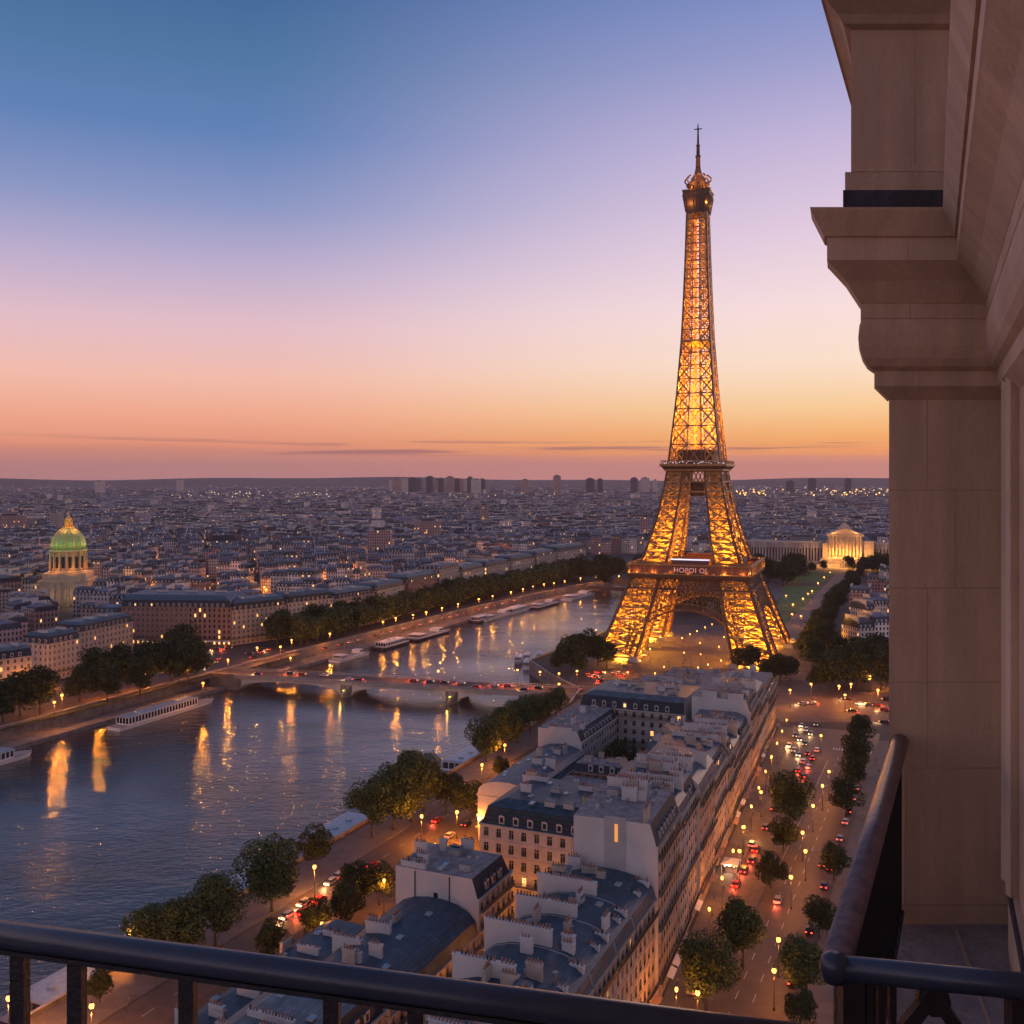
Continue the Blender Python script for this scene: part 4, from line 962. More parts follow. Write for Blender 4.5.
    # head
    hd = MB(); hd.loops([[(-6.2,-6.2,268.3),(6.2,-6.2,268.3),(6.2,6.2,268.3),(-6.2,6.2,268.3)],[(-6.4,-6.4,269.5),(6.4,-6.4,269.5),(6.4,6.4,269.5),(-6.4,6.4,269.5)],[(-8.0,-8.0,279),(8,-8,279),(8,8,279),(-8,8,279)],[(-8.2,-8.2,282),(8.2,-8.2,282),(8.2,8.2,282),(-8.2,8.2,282)]])
    for fc in range(4):
        rot = Matrix.Rotation(fc*math.pi/2, 4, 'Z')
        for i in range(9): k = -1+i/4.; hd.bar(rot @ Vector((6.45*k,-6.6,269.4)), rot @ Vector((8.05*k,-8.25,279.5)), .35)
    hd.build('top_gallery', 'towerdark', r)
    rl = MB(); rl.box(-8.5,8.5,-8.5,8.5,282,282.5); rl.lathe([(282.5,6.5),(286,6.5),(286.5,7.4),(287.6,6.8),(288,4.8),(291,4.2),(293,2.6),(296,1.8),(300,1.2)], 16)
    for i in range(20): a = 6.283*i/20; rl.bar((8.2*math.cos(a),8.2*math.sin(a),282.4),(8.2*math.cos(a),8.2*math.sin(a),284.6),.2)
    rl.build('summit_cabin', 'towerdark', r)
    an = MB()
    for i in range(8):
        a = 6.283*i/8; pts = [((5.5+2.6*math.sin(t*math.pi))*math.cos(a), (5.5+2.6*math.sin(t*math.pi))*math.sin(a), 287+5.5*t) for t in [j/6 for j in range(7)]]; an.tube(pts, .5, 6)
    an.build('horn', 'towerdark', r)
    cu = MB(); cu.lathe([(288,3.9),(290,4.2),(292.5,3.2),(294.5,2.0),(298,1.5)], 12); cu.build('cupola', 'tower', r)
    ms = MB(); ms.lathe([(298,1.5),(304,1.25),(304.2,1.7),(305,1.7),(305.2,1.1),(311,1.0),(311.2,1.5),(312,.7),(320,.5),(324.5,.3)], 8); ms.bar((-2.4,0,321.5),(2.4,0,321.5),.5); ms.bar((0,-2.4,321.5),(0,2.4,321.5),.5); ms.build('mast', 'towerdark', r)
    for z, e in ((284,9000),(290,12000),(274,6000)):
        for a in (-1.9, -.9, .3): link('light', pdata(e, (1,.36,.07), .3), r, (9.6*math.cos(a), 9.6*math.sin(a), z))
    # lit lettering on the river-facing gallery
    cu_ = bpy.data.curves.new('sign', 'FONT'); cu_.body = 'HOPOI OI'; cu_.size = 4.0; cu_.extrude = .12; cu_.align_x = 'CENTER'; cu_.space_character = 1.1
    to = bpy.data.objects.new('tmp', cu_); COL.objects.link(to); bpy.context.view_layer.update()
    me = bpy.data.meshes.new_from_object(to.evaluated_get(bpy.context.evaluated_depsgraph_get())); bpy.data.objects.remove(to)
    me.transform(Matrix.Rotation(R(90), 4, 'X')); me.materials.clear(); me.materials.append(MT['sign']); me.name = 'sign'
    link('sign', me, r, (1.5, -36.75, 51.0))
MT['bulbcool'] = mat('cool_lamp', (.8,.85,1), emit=(.75,.78,1), estr=1.1)
MT['towerred'] = mat('tower_red_panel', (.16,.06,.05), .6, var=.2)
MT['sign'] = mat('sign_letters', (.8,.6,.6), emit=(1,.42,.36), estr=.22)
LS[0] = .19; tower(); LS[0] = .22
# ================================================================ the bridge
def bridge():
    p0, p1 = (-146., 535.), (28., 487.); dx, dy = p1[0]-p0[0], p1[1]-p0[1]; L = math.hypot(dx, dy); an = math.atan2(dy, dx); WD = 18.
    r = thing('road_bridge', 'low three-arched road bridge carrying cars over the river before the tower', 'bridge', (*p0, 0), an)
    d = MB(); d.box(-16, L+14, 0, WD, -1.15, .02); d.box(-16, L+14, -.5, 0, -1.3, -.25); d.box(-16, L+14, WD, WD+.5, -1.3, -.25); d.build('deck', 'stone2', r)
    rd = MB(); rd.box(-16, L+14, 4, WD-4, .02, .03); rd.build('roadway', 'road2', r)
    w = MB(); w.box(-16, L+14, .4, 4, .02, .18); w.box(-16, L+14, WD-4, WD-.4, .02, .18); w.build('pavement', 'pave', r)
    for y in (.15, WD-.15):
        m = MB(); m.bar((-16,y,1.1),(L+14,y,1.1),.22,.18); m.bar((-16,y,.25),(L+14,y,.25),.2,.3)
        for i in range(int((L+30)/1.6)): m.bar((-16+i*1.6,y,.2),(-16+i*1.6,y,1.1),.12)
        m.build('parapet', 'stone3', r)
    xs = [0, L*.345, L*.665, L]; ph = 3.3
    for k in range(3):
        a, b = xs[k]+(ph if k else 1), xs[k+1]-(ph if k < 2 else 1); n = 16; m = MB(); c = (a+b)/2; hwid = (b-a)/2
        pts = [(c-hwid*math.cos(math.pi*i/n), -6.2+4.6*math.sin(math.pi*i/n)**.8) for i in range(n+1)]
        for (x0,z0),(x1,z1) in zip(pts, pts[1:]):
            m.quad((x0,0,z0),(x1,0,z1),(x1,0,-1.15),(x0,0,-1.15)); m.quad((x1,WD,z1),(x0,WD,z0),(x0,WD,-1.15),(x1,WD,-1.15)); m.quad((x0,WD,z0),(x1,WD,z1),(x1,0,z1),(x0,0,z0))
            m.bar((x0,-.25,z0+.1),(x1,-.25,z1+.1),.5,.55)
        m.build('arch', 'plaster', r)  # paler than the other masonry: light on the arches put into their colour
    for k in (1, 2):
        x = xs[k]; m = MB(); f = [(x-ph,0),(x,-5.5),(x+ph,0),(x+ph,WD),(x,WD+5.5),(x-ph,WD)]
        m.loops([[(a-.6*(a<x)+.6*(a>x),b,-11) for a, b in f],[(a,b,-5.9) for a, b in f]]); m.loops([[(a,b,-5.9) for a, b in f],[(x+(a-x)*.9,max(-1.0,min(WD+1,b)),-1.2) for a, b in f]]); m.build('pier', 'quay', r)
        b = MB(); b.lathe([(-4.4,.15),(-4.2,.7),(-3.4,.8),(-3.2,.2)], 8, (x,-2.6)); b.build('floodlight', 'bulbgreen', r)
        link('light', pdata(2600, (1,.42,.08), .4), r, (x, -7.5, -3.2))
    for x0, x1 in ((-17, 1.), (L-1, L+15)):
        m = MB(); m.box(x0, x1, -1.8, WD+1.8, -11, -1.16); m.box(x0 if x0 < 0 else x0+4, x1-4 if x0 < 0 else x1, -1.8, -.6, -1.16, 1.3); m.build('abutment', 'quay', r)
    return p0, an, L, WD
MT['bulbgreen'] = mat('green_flood', (.7,1,.2), emit=(.75,1,.12), estr=1.4)
B0_, BA_, BL_, BW_ = bridge()
def onbridge(x, y): c, s = math.cos(BA_), math.sin(BA_); return (B0_[0]+x*c-y*s, B0_[1]+x*s+y*c)
def farbridge():
    r = thing('low_footbridge', 'low dark bridge closing the river in the distance left of the tower', 'bridge', (*ST(930,-326), 0), RU)
    m = MB(); m.box(-6, 122, 0, 16, -2.6, .6); m.build('deck', 'towerdark', r)
    for x in (30, 66): p = MB(); p.box(x-2,x+2,1,15,-9,-2.6); p.build('pier', 'quay', r)
    for y in (0.1, 15.8): p = MB(); p.bar((-6,y,1.7),(122,y,1.7),.3); [p.bar((i,y,.6),(i,y,1.7),.2) for i in range(-6,122,4)]; p.build('parapet', 'stone3', r)
farbridge()

# ================================================================ boats
def boat(label, xy, rz, L, wd, deck=1.5, cab=2.6, roof='boatroof', hull='hull', kind='glass', group=None, z=WZ, cat='boat', name='river_boat'):
    r = thing(name, label, cat, (xy[0], xy[1], z), rz, group)
    def outline(k, zz, bow=1.0):
        pts = []
        n = 9
        for i in range(n+1):
            t = i/n; y = L*.5-L*.20*(1-t); 
            pts.append((wd/2*k*math.sqrt(max(0, 1-t*t*.97)), L*.30+L*.20*t*bow, zz))
        a = [(wd/2*k*.93,-L/2,zz),(wd/2*k,-L/2+L*.06,zz)]+pts; return a+[(-x,y,z_) for x, y, z_ in a[::-1]]
    h = MB(); h.loops([outline(.80,-1.0,.92), outline(1.0,deck*.8), outline(1.02,deck)], 0, topmi=1); h.build('hull', [hull,'stone3'], r)
    rl = MB(); ol = outline(.98, deck+.9)
    for a, b in zip(ol, ol[1:]+ol[:1]): rl.bar(a, b, .07); rl.bar(a, (a[0],a[1],deck), .06)
    rl.build('railing', 'frame', r)
    y0, y1 = -L*.42, L*.27
    w = wd*.43
    if kind in ('glass', 'house'):
        c = MB(); c.box(-w,w,y0,y1,deck,deck+.6,0); c.box(-w,w,y0,y1,deck+cab-.4,deck+cab-.1,0); c.box(-w+.12,w-.12,y0+.12,y1-.12,deck+.6,deck+cab-.4,1)
        n = int((y1-y0)/1.9)
        for i in range(n+1):
            y = y0+(y1-y0)*i/n
            for sx in (-1,1): c.box(sx*w-.14,sx*w+.14,y-.18,y+.18,deck+.6,deck+cab-.4,0)
        for sy in (y0,y1):
            for i in range(5): x = -w+2*w*i/4; c.box(x-.12,x+.12,sy-.13,sy+.13,deck+.6,deck+cab-.4,0)
        c.build('cabin', ['hull' if kind == 'glass' else 'brick','pane'], r)
        f = MB(); f.loops([rect_loop(2*w+.5,y1-y0+.6,deck+cab-.1,(0,)*4), rect_loop(2*w+.5,y1-y0+.6,deck+cab+.1,(0,)*4), rect_loop(2*w+.5,y1-y0+.6,deck+cab+.35,(.8,)*4)]); 
        f.v = [(x,y+(y0+y1)/2,z_) for x,y,z_ in f.v]
        for i in range(3): yy = y0+(y1-y0)*(i+.6)/3.6; f.box(-.8,.8,yy-.6,yy+.6,deck+cab+.3,deck+cab+.75)
        f.build('roof', roof, r)
    else:
        c = MB(); c.box(-w,w,y0,y1,deck,deck+.5,0)
        n = int((y1-y0)/3.2)
        for i in range(n): y = y0+(y1-y0)*(i+.5)/n; c.box(-w+.4,w-.4,y-.45,y+.45,deck+.5,deck+1.0,1)
        c.build('seating', ['hull','stone3'], r)
        c = MB(); c.box(-w*.7,w*.7,y1-L*.14,y1,deck+.5,deck+3.0,0); c.box(-w*.72,w*.72,y1-L*.1,y1+.05,deck+1.6,deck+2.5,1); c.build('wheelhouse', ['hull','pane'], r)
        c = MB(); c.box(-w,w,y0,y0+L*.2,deck+2.3,deck+2.45)
        for sx in (-1,1):
            for yy in (y0+.2,y0+L*.19): c.bar((sx*w*.9,yy,deck+.5),(sx*w*.9,yy,deck+2.3),.12)
        c.build('canopy', roof, r)
    return r
AU = -math.atan2(U[0], U[1])   # heading along the river
def along(px, py, z=WZ): return G(px, py, z)
boat('long white excursion boat with a glazed cabin moored left of the bridge', G(166,715,WZ), AU+.02, 66, 8.5, roof='hullblue', cab=3.6)
boat('white boat cut off by the left edge of the picture', (-206.5,388), AU, 46, 8.5, roof='hullblue', cab=3.4)
SB = [((166,-173.5),'blue-roofed barge moored behind the balcony bars at the lower left','house','hullblue',44,'hulldark'),
    ((222,-173.5),'barge with pale roof partly hidden under the quayside plane trees','house','hullblue',30,'hull'),
    ((262,-174),'barge with blue roof between the round tree and the tree clump','house','hullblue',40,'hulldark'),
    ((306,-173.5),'barge hidden behind the large tree clump','house','hullblue',32,'hulldark'),
    ((356,-174),'blue-roofed barge just right of the large tree clump','glass','hullblue',44,'hulldark'),
    ((402,-173.5),'white-roofed barge moored nearest the bridge on the near quay','glass','boatroof',32,'hulldark')]
for st_, lab, k, rf, L, hl in SB: boat(lab, ST(*st_), AU, L, 12, kind=k, roof=rf, hull=hl, cab=3.4, deck=1.6)
FB = [((351,658),'white open-decked excursion boat just beyond the bridge','open',36,'hull',9),((393,646),'low dark-hulled boat second beyond the bridge by the far quay','glass',36,'hulldark',9),((429,636),'wide double-deck boat with dark bow on the far quay','open',52,'hulldark',12),
      ((497,617),'pale boat moored mid-way along the far quay','open',58,'hull',12),((517,612),'pale low boat just beyond the mid-way boat','glass',40,'hull',10),((545,606),'grey barge second from the last on the far quay','open',52,'hulldark',11),((579,597),'large white boat moored last before the distant bridge','open',66,'hull',14),((481,621),'small dark tug beside the mid-way boat','glass',24,'hulldark',8)]
for p, lab, k, L, hl, wd in FB: boat(lab, G(p[0],p[1],WZ), AU-.03, L, wd, kind=k, hull=hl, cab=3.0)
boat('small white cruiser in the little dock left of the tower foot', G(528,667,WZ), AU+.3, 17, 5, kind='glass'); boat('grey cruiser behind the small white one in the dock', G(519,662,WZ), AU+.3, 15, 4.5, kind='glass', hull='stone3')
for i, p in enumerate([(536,662),(527,658),(540,657)]):
    boat('small launch tied up in the dock before the dark trees', G(*p,WZ), AU+.3, 11, 3.6, kind='glass', group='launches in the dock', cab=1.8, deck=.9)

# ================================================================ cars
CM = {}
def car_meshes(col):
    if col in CM: return CM[col]
    b = MB(); prof = [(-2.1,.35),(-2.15,.75),(-1.9,.92),(-1.0,1.0),(1.5,1.0),(2.0,.92),(2.15,.65),(2.1,.35)]
    n = len(prof)
    for sx in (-1,1): b.add([(sx*.86,y,z) for y,z in prof], [tuple(range(n))[::sx]])
    for i in range(n):
        j = (i+1)%n; b.quad((-.86,prof[i][0],prof[i][1]),(.86,prof[i][0],prof[i][1]),(.86,prof[j][0],prof[j][1]),(-.86,prof[j][0],prof[j][1]))
    b.loops([rect_loop(1.5,2.4,1.38,(.1,.05,.2,.05)), rect_loop(1.4,2.0,1.46,(.05,)*4)])
    b.v = b.v[:-8]+[(x,y-.25,z) for x,y,z in b.v[-8:]]
    g_ = MB(); g_.loops([rect_loop(1.66,3.1,.98,(0,)*4), rect_loop(1.42,2.1,1.40,(0,)*4)]); g_.v = [(x,y-.2,z) for x,y,z in g_.v]
    w = MB()
    w.tube([(-.11,0,.33),(.11,0,.33)], .33, 12)
    hd = MB(); hd.box(-.2,.2,-.05,.05,-.11,.11)
    CM[col] = (b.mesh('body', col), g_.mesh('glass','pane'), w.mesh('wheel','tyre'), hd.mesh('headlight','head'), hd.mesh('taillight','tail')); return CM[col]
for nm, c in (('car_silver',(.4,.4,.42)),('car_black',(.02,.02,.025)),('car_red',(.45,.03,.03)),('car_white',(.65,.65,.65)),('car_blue',(.04,.07,.16))): MT[nm] = mat(nm, c, .3, .3, var=.05)
TL = bpy.data.lights.new('light', 'POINT'); TL.energy = 500; TL.color = (1,.12,.05); TL.shadow_soft_size = .3
HL_ = bpy.data.lights.new('light', 'POINT'); HL_.energy = 700; HL_.color = (1,.58,.25); HL_.shadow_soft_size = .3
def car(xy, rz, label, group=None, col=None, z=0., glow=0, van=False, k=1.0):
    """rz: heading of the nose"""
    col = col or rnd.choice(['car_silver','car_black','car_white','car_blue','car_black'])
    m = car_meshes(col); r = thing('car', label, 'car', (xy[0], xy[1], z), rz, group); r.scale = (k, k, k)
    link('body', m[0], r); link('glass', m[1], r)
    for sx in (-1,1):
        for y in (-1.3, 1.35): link('wheel', m[2], r, (sx*.8, y, 0))
        link('headlight', m[3], r, (sx*.62, 2.12, .70)); link('taillight', m[4], r, (sx*.62, -2.15, .78))
    if glow == 1: link('light', TL, r, (0, -2.9, .8))
    if glow == 2: link('light', HL_, r, (0, 3.2, .8))
    return r
def carST(s, t, label, away=True, **k):
    car(ST(s, t), RU+(0 if away else math.pi), label, z=.01, **k)
# queue of red-lit cars on the near left carriageway (they face away and brake)
for i, (px, py, lab) in enumerate([(736,886,'red car last in the braking queue beside the white kiosk'),(744,872,'car second in the braking queue beside the white kiosk'),(752,862,'car third in the braking queue next to the small median tree'),(756,851,'car at the head of the braking queue by the median tree')]):
    car(G(px,py), RU, lab, col='car_red' if i in (0,3) else 'car_black', glow=1, z=.01)
    
car(G(778,902), RU, 'car with dim tail lights alone in the middle of the boulevard', col='car_silver', glow=1, z=.01)
car(G(752,846), RU, 'white car at the kerb below the lit shopfronts', col='car_white', glow=2, z=.01)
car(G(823,866), RU, 'car parked under the right row of boulevard trees', z=.01)
for i in range(9): carST(352+i*6.2, -49.5-(i%2)*2.6, 'car queueing with brake lights before the crossroads', group='cars queueing before the crossroads', glow=1 if i < 5 else 0, col='car_red' if i % 3 == 0 else None)
for i in range(10): carST(392+i*5.8, -55-(i % 3)*2.7, 'car with bright headlights leaving the crossroads by the left kerb', away=False, group='cars leaving the crossroads', glow=2 if i % 2 == 0 else 0)
for i, (x, y) in enumerate([(860,705),(868,706),(876,706),(884,711),(852,712),(884,723),(886,700),(803,705),(812,704),(846,700)]):
    car(G(x,y), math.pi/2+rnd.uniform(-.2,.2), 'car crossing the wide junction at the end of the boulevard', group='cars on the crossroads', glow=(1,2)[i%2], col='car_red' if i in (2,3) else None, z=.012)
for i in range(13): carST(215+i*13.+rnd.uniform(-2,2), -31.2, 'car parked along the right pavement of the boulevard', group='cars parked by the right pavement')
for i in range(11): carST(205+i*17.+rnd.uniform(-3,3), -49.5-.03*i*17+0, 'car parked beside the left boulevard trees', group='cars parked by the median trees') if i not in (2,3,4,5,8,9,10) else None
# quay road
for i, (px, py, lab, gl) in enumerate([(287,918,'pale car with bright headlights lowest on the quay road',2),(304,905,'car second from the bottom of the quay road stream',2),(331,884,'car with blazing headlights below the quay lamp',2),(338,878,'silver car just ahead of the blazing one on the quay road',2)]):
    x, y = G(px,py); car((x,y), RU+math.pi, lab, col='car_silver', glow=gl, z=.01)
for i, (px, py, lab) in enumerate([(373,867,'bright red car alone on the quay road'),(320,902,'car with red tail lights right of the oncoming stream'),(303,914,'dark red car lowest on the quay road'),(437,822,'red-lit car far up the quay road behind the tree clump')]):
    x, y = G(px,py); car((x,y), RU, lab, col='car_red', glow=1, z=.01)
for i in range(16): carST(372+i*6+rnd.uniform(-1,1), -142.8-(i%2)*5.2, 'car in the slow queue on the quay road before the bridge', away=bool(i%2), group='quay road queue before the bridge', glow=(2,1)[i%2] if i % 3 else 0)
for i in range(15): carST(228+i*11., -136.2, 'car parked along the service road behind the quay trees', group='cars parked on the service road')
# bridge traffic and the far crossroads
for i, (x, y, gl) in enumerate([(24,19,1),(31,19,1),(44,19,0),(61,8,2),(67,8,1),(95,19,1),(104,19,1),(112,19,0),(121,19,1),(131,8,1),(139,19,1),(146,19,1),(8,8,2),(156,8,2),(162,19,1)]):
    away = y > 12; car(onbridge(x, 5.8 if not away else 11.8), BA_+(-math.pi/2 if away else math.pi/2), 'small car crossing the road bridge', group='cars on the bridge', glow=gl, z=.04, col='car_red' if gl == 1 and i % 2 else None)
for i in range(26):
    s, t = rnd.uniform(418, 505), rnd.uniform(-425,-366); car(ST(s,t), rnd.uniform(0,6.28), 'car in the crowded crossroads at the far end of the bridge', group='cars at the far crossroads', glow=(1,2,0,0)[i%4], z=.015, col='car_red' if i%5 == 0 else None)
for i in range(22): s = 520+i*13+rnd.uniform(-3,3); tt = -357+(s-550)*.03; car(ST(s,tt), RU, 'car on the riverside road beyond the bridge', group='cars on the far riverside road', z=.06)
for i in range(20): car(G(rnd.uniform(580,630), rnd.uniform(672,700)), RU+rnd.uniform(-.3,.3), 'car where the quay road meets the bridge', group='cars at the near bridgehead', glow=(1,2,0)[i%3], z=.015, col='car_red' if i%4 == 0 else None)

# ================================================================ trees in place
T1 = [((272,912),'big0',17.3,'large round plane tree standing alone on the quay promenade'),((215,946),'big1',15.5,'plane tree just left of the lone round tree'),((182,966),'big2',13.6,'wide plane tree rising over the rail, right of its bushy twin'),((152,968),'big3',13.4,'plane tree leftmost of the quay promenade row above the rail'),
      ((316,868),'mid0',10.5,'small loose tree in front of the moored barges'),((372,838),'big1',16.2,'left and lowest tree of the big quay clump'),((394,830),'big0',19.6,'tall middle tree of the big quay clump'),((412,822),'big2',20.7,'tallest tree of the big quay clump'),((424,812),'big3',17.9,'right-hand tree of the big quay clump'),((446,812),'mid1',12.6,'small tree tucked right of the big quay clump'),
      ((470,822),'mid2',12.0,'dark tree at the corner of the service road'),((100,1003),'mid0',6.6,'little round bush-like tree seen between the balcony bars'),
      ((486,762),'big0',16.8,'nearest tree of the dense row before the bridge'),((503,752),'big2',16.8,'second tree of the dense row before the bridge'),((517,742),'big1',16.2,'third tree of the dense row before the bridge'),((530,733),'big3',16.2,'fourth tree of the dense row before the bridge'),((541,726),'big0',13.5,'fifth tree of the dense row before the bridge'),((556,718),'big1',12.5,'last tree of the dense row beside the bridge end')]
for (p, k, h, lab) in T1: tree(k, G(*p), h, lab, 'plane trees along the near quay')
T2 = [((273,962),'mid1',9.0,'small tree nearest the rail behind the quay road'),((316,946),'mid2',9.6,'small tree second from the rail behind the quay road'),((345,928),'mid0',10.2,'tree in the middle of the small row behind the quay road'),((357,905),'mid1',10.2,'taller tree right in the small row behind the quay road'),((379,905),'mid2',10.2,'small tree closest to the white gabled block'),((500,778),'mid0',7.2,'small tree at the foot of the long rounded roof')]
for (p, k, h, lab) in T2: tree(k, G(*p), h, lab, 'small trees of the service road')
for (p, h, lab) in [((628,772),13,'dark tree filling the courtyard left side'),((612,764),17,'tall dark tree in the courtyard before the long slate roof'),((645,775),9,'low dark courtyard tree on the right')]: tree('mid1', ST(322+(p[0]-612)*.2, -103+(p[0]-612)*.35), h, lab, 'courtyard trees')
T3 = [((706,1012),'big3',14.7,'broad dark tree lowest on the left side of the boulevard'),((743,966),'big1',12.8,'dark tree right behind the lowest boulevard tree'),((790,829),'big0',16.3,'widest tree of the boulevard median above the kiosk'),((783,852),'mid0',9.0,'small median tree right below the widest one'),((771,888),'mid1',9.0,'slim median tree beside the braking queue'),((806,1000),'big1',11.9,'right-row boulevard tree partly behind the balcony corner'),((800,1030),'mid1',7.4,'lowest right-row boulevard tree touching the rail'),
      ((819,938),'mid2',9.0,'right-row boulevard tree second above the balcony corner'),((834,880),'mid0',9.0,'right-row boulevard tree third above the balcony corner'),((846,816),'mid1',11.6,'right-row boulevard tree of the upper clump, lowest'),((853,790),'mid2',11.1,'right-row boulevard tree of the upper clump, second'),((857,772),'mid0',13.2,'right-row boulevard tree of the upper clump, tallest'),((861,745),'mid1',11.6,'topmost tree of the right boulevard row')]
for (p, k, h, lab) in T3: tree(k, G(*p), h, lab, 'boulevard trees')
# far quay, left group
for i, (x, y, h) in enumerate([(20,716,16),(40,714,17),(3,722,15),(96,692,17),(118,690,18),(107,702,16),(80,702,14),(150,686,18),(172,682,19),(188,684,19),(182,662,17),(140,694,14),(196,676,15)]):
    tree('dark%d' % (i%3), G(x,y), h*1.15, 'broad dark tree on the far quay left of the bridge', 'trees on the far quay left of the bridge')
# dense belts beyond the bridge
lbm = [(s, t) for s, t in lb]
def lbt(s): return interp(lb, s)
n = 0
for s in range(520, 1000, 11):
    for off, jj in ((-24,3),(-38,4)):
        t = lbt(s)+off-(s-520)*.035+rnd.uniform(-jj,jj); tree('dark%d' % (n%3) if n % 2 else 'far%d' % (n%4), ST(s+rnd.uniform(-3,3), t), rnd.uniform(15,20), 'tree in the dense double row lining the far riverbank', 'dense double row of trees on the far riverbank'); n += 1
for i in range(74):   # woods right of the river end, behind the tower
    px = rnd.uniform(560, 800); y = rnd.uniform(985, 1150); x = (px-512)*y/1000
    if px < 600 and y < 1010: continue
    tree('dark%d' % (i%3), (x, y), rnd.uniform(17,24), 'dark tree in the wood behind the tower', 'wood behind the tower')
for i, (x, y, h) in enumerate([(560,672,14),(572,668,17),(586,664,18),(598,666,16),(607,668,13),(580,674,12)]): tree('dark%d' % (i%3), G(x,y), h, 'dark tree clump standing by the left foot of the tower', 'trees by the left foot of the tower')
for i, (x, y, h) in enumerate([(738,668,10),(752,672,13),(768,684,13),(780,682,14),(790,680,11)]): tree('dark%d' % (i%3), G(x,y), h, 'dark tree standing right before the near foot of the tower', 'trees before the right foot of the tower')
for i, (x, y, h) in enumerate([(812,668,16),(822,655,18),(833,690,18),(846,684,19),(858,690,17),(868,676,18),(881,690,18),(838,664,15),(888,680,18),(820,690,12),(856,668,16),(876,662,16)]): tree('dark%d' % (i%3), G(x,y), h, 'large dark tree at the park edge beyond the crossroads', 'park trees beyond the crossroads')
for i in range(26):
    f = i/25.; x, y = 806+f*52, 650-f*78; tree('dark%d' % (i%3), G(x+rnd.uniform(-3,5), y+4), rnd.uniform(11,16), 'tree in the long row right of the lawns', 'row of trees right of the lawns')
for i in range(24): tree('dark%d' % (i%3), ((rnd.uniform(850,930)-512)*1.13, rnd.uniform(1090,1170)), rnd.uniform(15,20), 'dark tree below the right wing of the palace', 'trees below the right wing of the palace')
for i in range(18): tree('dark%d' % (i%3), ((rnd.uniform(735,825)-512)*1.15, rnd.uniform(1120,1180)), rnd.uniform(10,13), 'low dark tree below the left wing of the palace', 'trees below the left wing of the palace')

for i in range(16): tree('dark%d' % (i%3), ((rnd.uniform(662,742)-512)*.78, rnd.uniform(745,815)), rnd.uniform(11,16), 'dark tree seen beneath the arch of the tower', 'trees beneath the arch')
for i in range(12): tree('dark%d' % (i%3), ((rnd.uniform(745,775)-512)*.82, rnd.uniform(790,900)), rnd.uniform(9,13), 'dark tree between the tower and the lawns', 'trees between the tower and the lawns')
# ================================================================ lamps in place
BL = [(778.5,939.5,'boulevard lamp third from the bottom in the centre line'),(774,970.6,'boulevard lamp second from the bottom in the centre line'),(791,877,'boulevard lamp right of the braking queue'),(805.5,851,'boulevard lamp up and right of the slim median tree'),(739.5,851,'lamp at the left kerb above the white kiosk'),(697.6,993,'lowest boulevard lamp shining beneath the broad dark tree'),
      (829,771.5,'upper lamp of the pair above the widest median tree'),(822.5,785.6,'lower lamp of the pair above the widest median tree'),(813,805.7,'lamp at the right edge of the widest median tree'),(802.6,832.6,'lamp just below the widest median tree'),(743.8,826.8,'left kerb lamp against the shopfronts'),(761,792,'left kerb lamp beside the widest median tree'),(821,735.5,'lamp in the middle of the crossing before the junction')]
for x, y, lab in BL: lamp(G(x,y,7.85), lab, 9800, 'boulevard street lamps')
for i in range(16):
    s = 130+i*19; lamp(ST(s, tb(s)+4.9), 'street lamp close to the shopfronts of the boulevard', 15000 if i % 3 == 0 else 2200, 'lamps along the shopfronts', k=.7)
for i in range(8): lamp(ST(160+i*38, -13.5), 'street lamp on the right pavement', 7000, 'lamps on the right pavement', k=.7)
QL = [(314.5,866.7,'quay road lamp beside the blazing headlights'),(421.6,816,'quay road lamp right of the big tree clump'),(129.4,930.5,'lamp shining over the rail left of the plane trees'),(91.5,1006,'lamp seen between the second and third balcony bars'),(8.5,998,'lamp at the left edge below the rail'),(482,764.7,'lamp by the dense tree row before the bridge'),(457,812,'lamp at the bend of the service road'),(505,745,'lamp between the dense trees and the long rounded roof')]
for x, y, lab in QL: lamp(G(x,y,7.85), lab, 52000, 'quay road street lamps')
for i in range(11): lamp(ST(150+i*26+7, -127), 'street lamp on the service road behind the near blocks', 20000, 'service road lamps', k=.8)
for s, t in ((211,-98),(212,-84),(196,-83),(170,-83),(140,-83)): lamp(ST(s, t), 'street lamp in the narrow street between the near blocks', 9000, 'lamps of the narrow street', k=.6)
LL = [(40,674),(51.5,673.5),(62,695),(136,676),(145,675),(179,667.5),(203,683),(257,647.6),(280.5,646.6),(291.5,640),(330,633.6),(24,682),(100,684)]
for x, y in LL: lamp(G(x,y,7.85), 'street lamp among the trees of the far quay', 36000, 'lamps of the far quay', k=1.3)
for x, y in [(383,621.7),(395.6,618),(413,615),(426,612),(442,608),(458,604),(479,599),(492.6,596),(511,592),(523,589),(533,586.5),(544,584),(554,583),(564.6,581),(580.5,578),(596,576),(605,574),(619,576)]: lamp(G(x,y,7.85), 'riverside lamp of the long curved row beyond the bridge', 30000, 'curved row of riverside lamps', k=1.7)
for i, s in enumerate((400, 318, 250)): lamp(ST(s,-360.5), 'lamp on the lower edge of the far quay', 26000 if i == 1 else 9000, 'lamps on the edge of the far quay', k=1.3)
for x, y, e in ((-8,2.2,42000),(22,BW_-2.2,16000),(52,2.2,7000),(84,BW_-2.2,16000),(112,2.2,7000),(150,BW_-2.2,18000)): lamp(onbridge(x, y), 'lamp on the parapet of the road bridge', e, 'bridge lamps', k=1.1, pale=False, z=.18)
for x, y in [(559,673.5),(577,671),(559,684),(540,672)]: lamp(G(x,y,7.85), 'lamp under the dark trees left of the tower', 9000, 'lamps left of the tower', k=1.3)
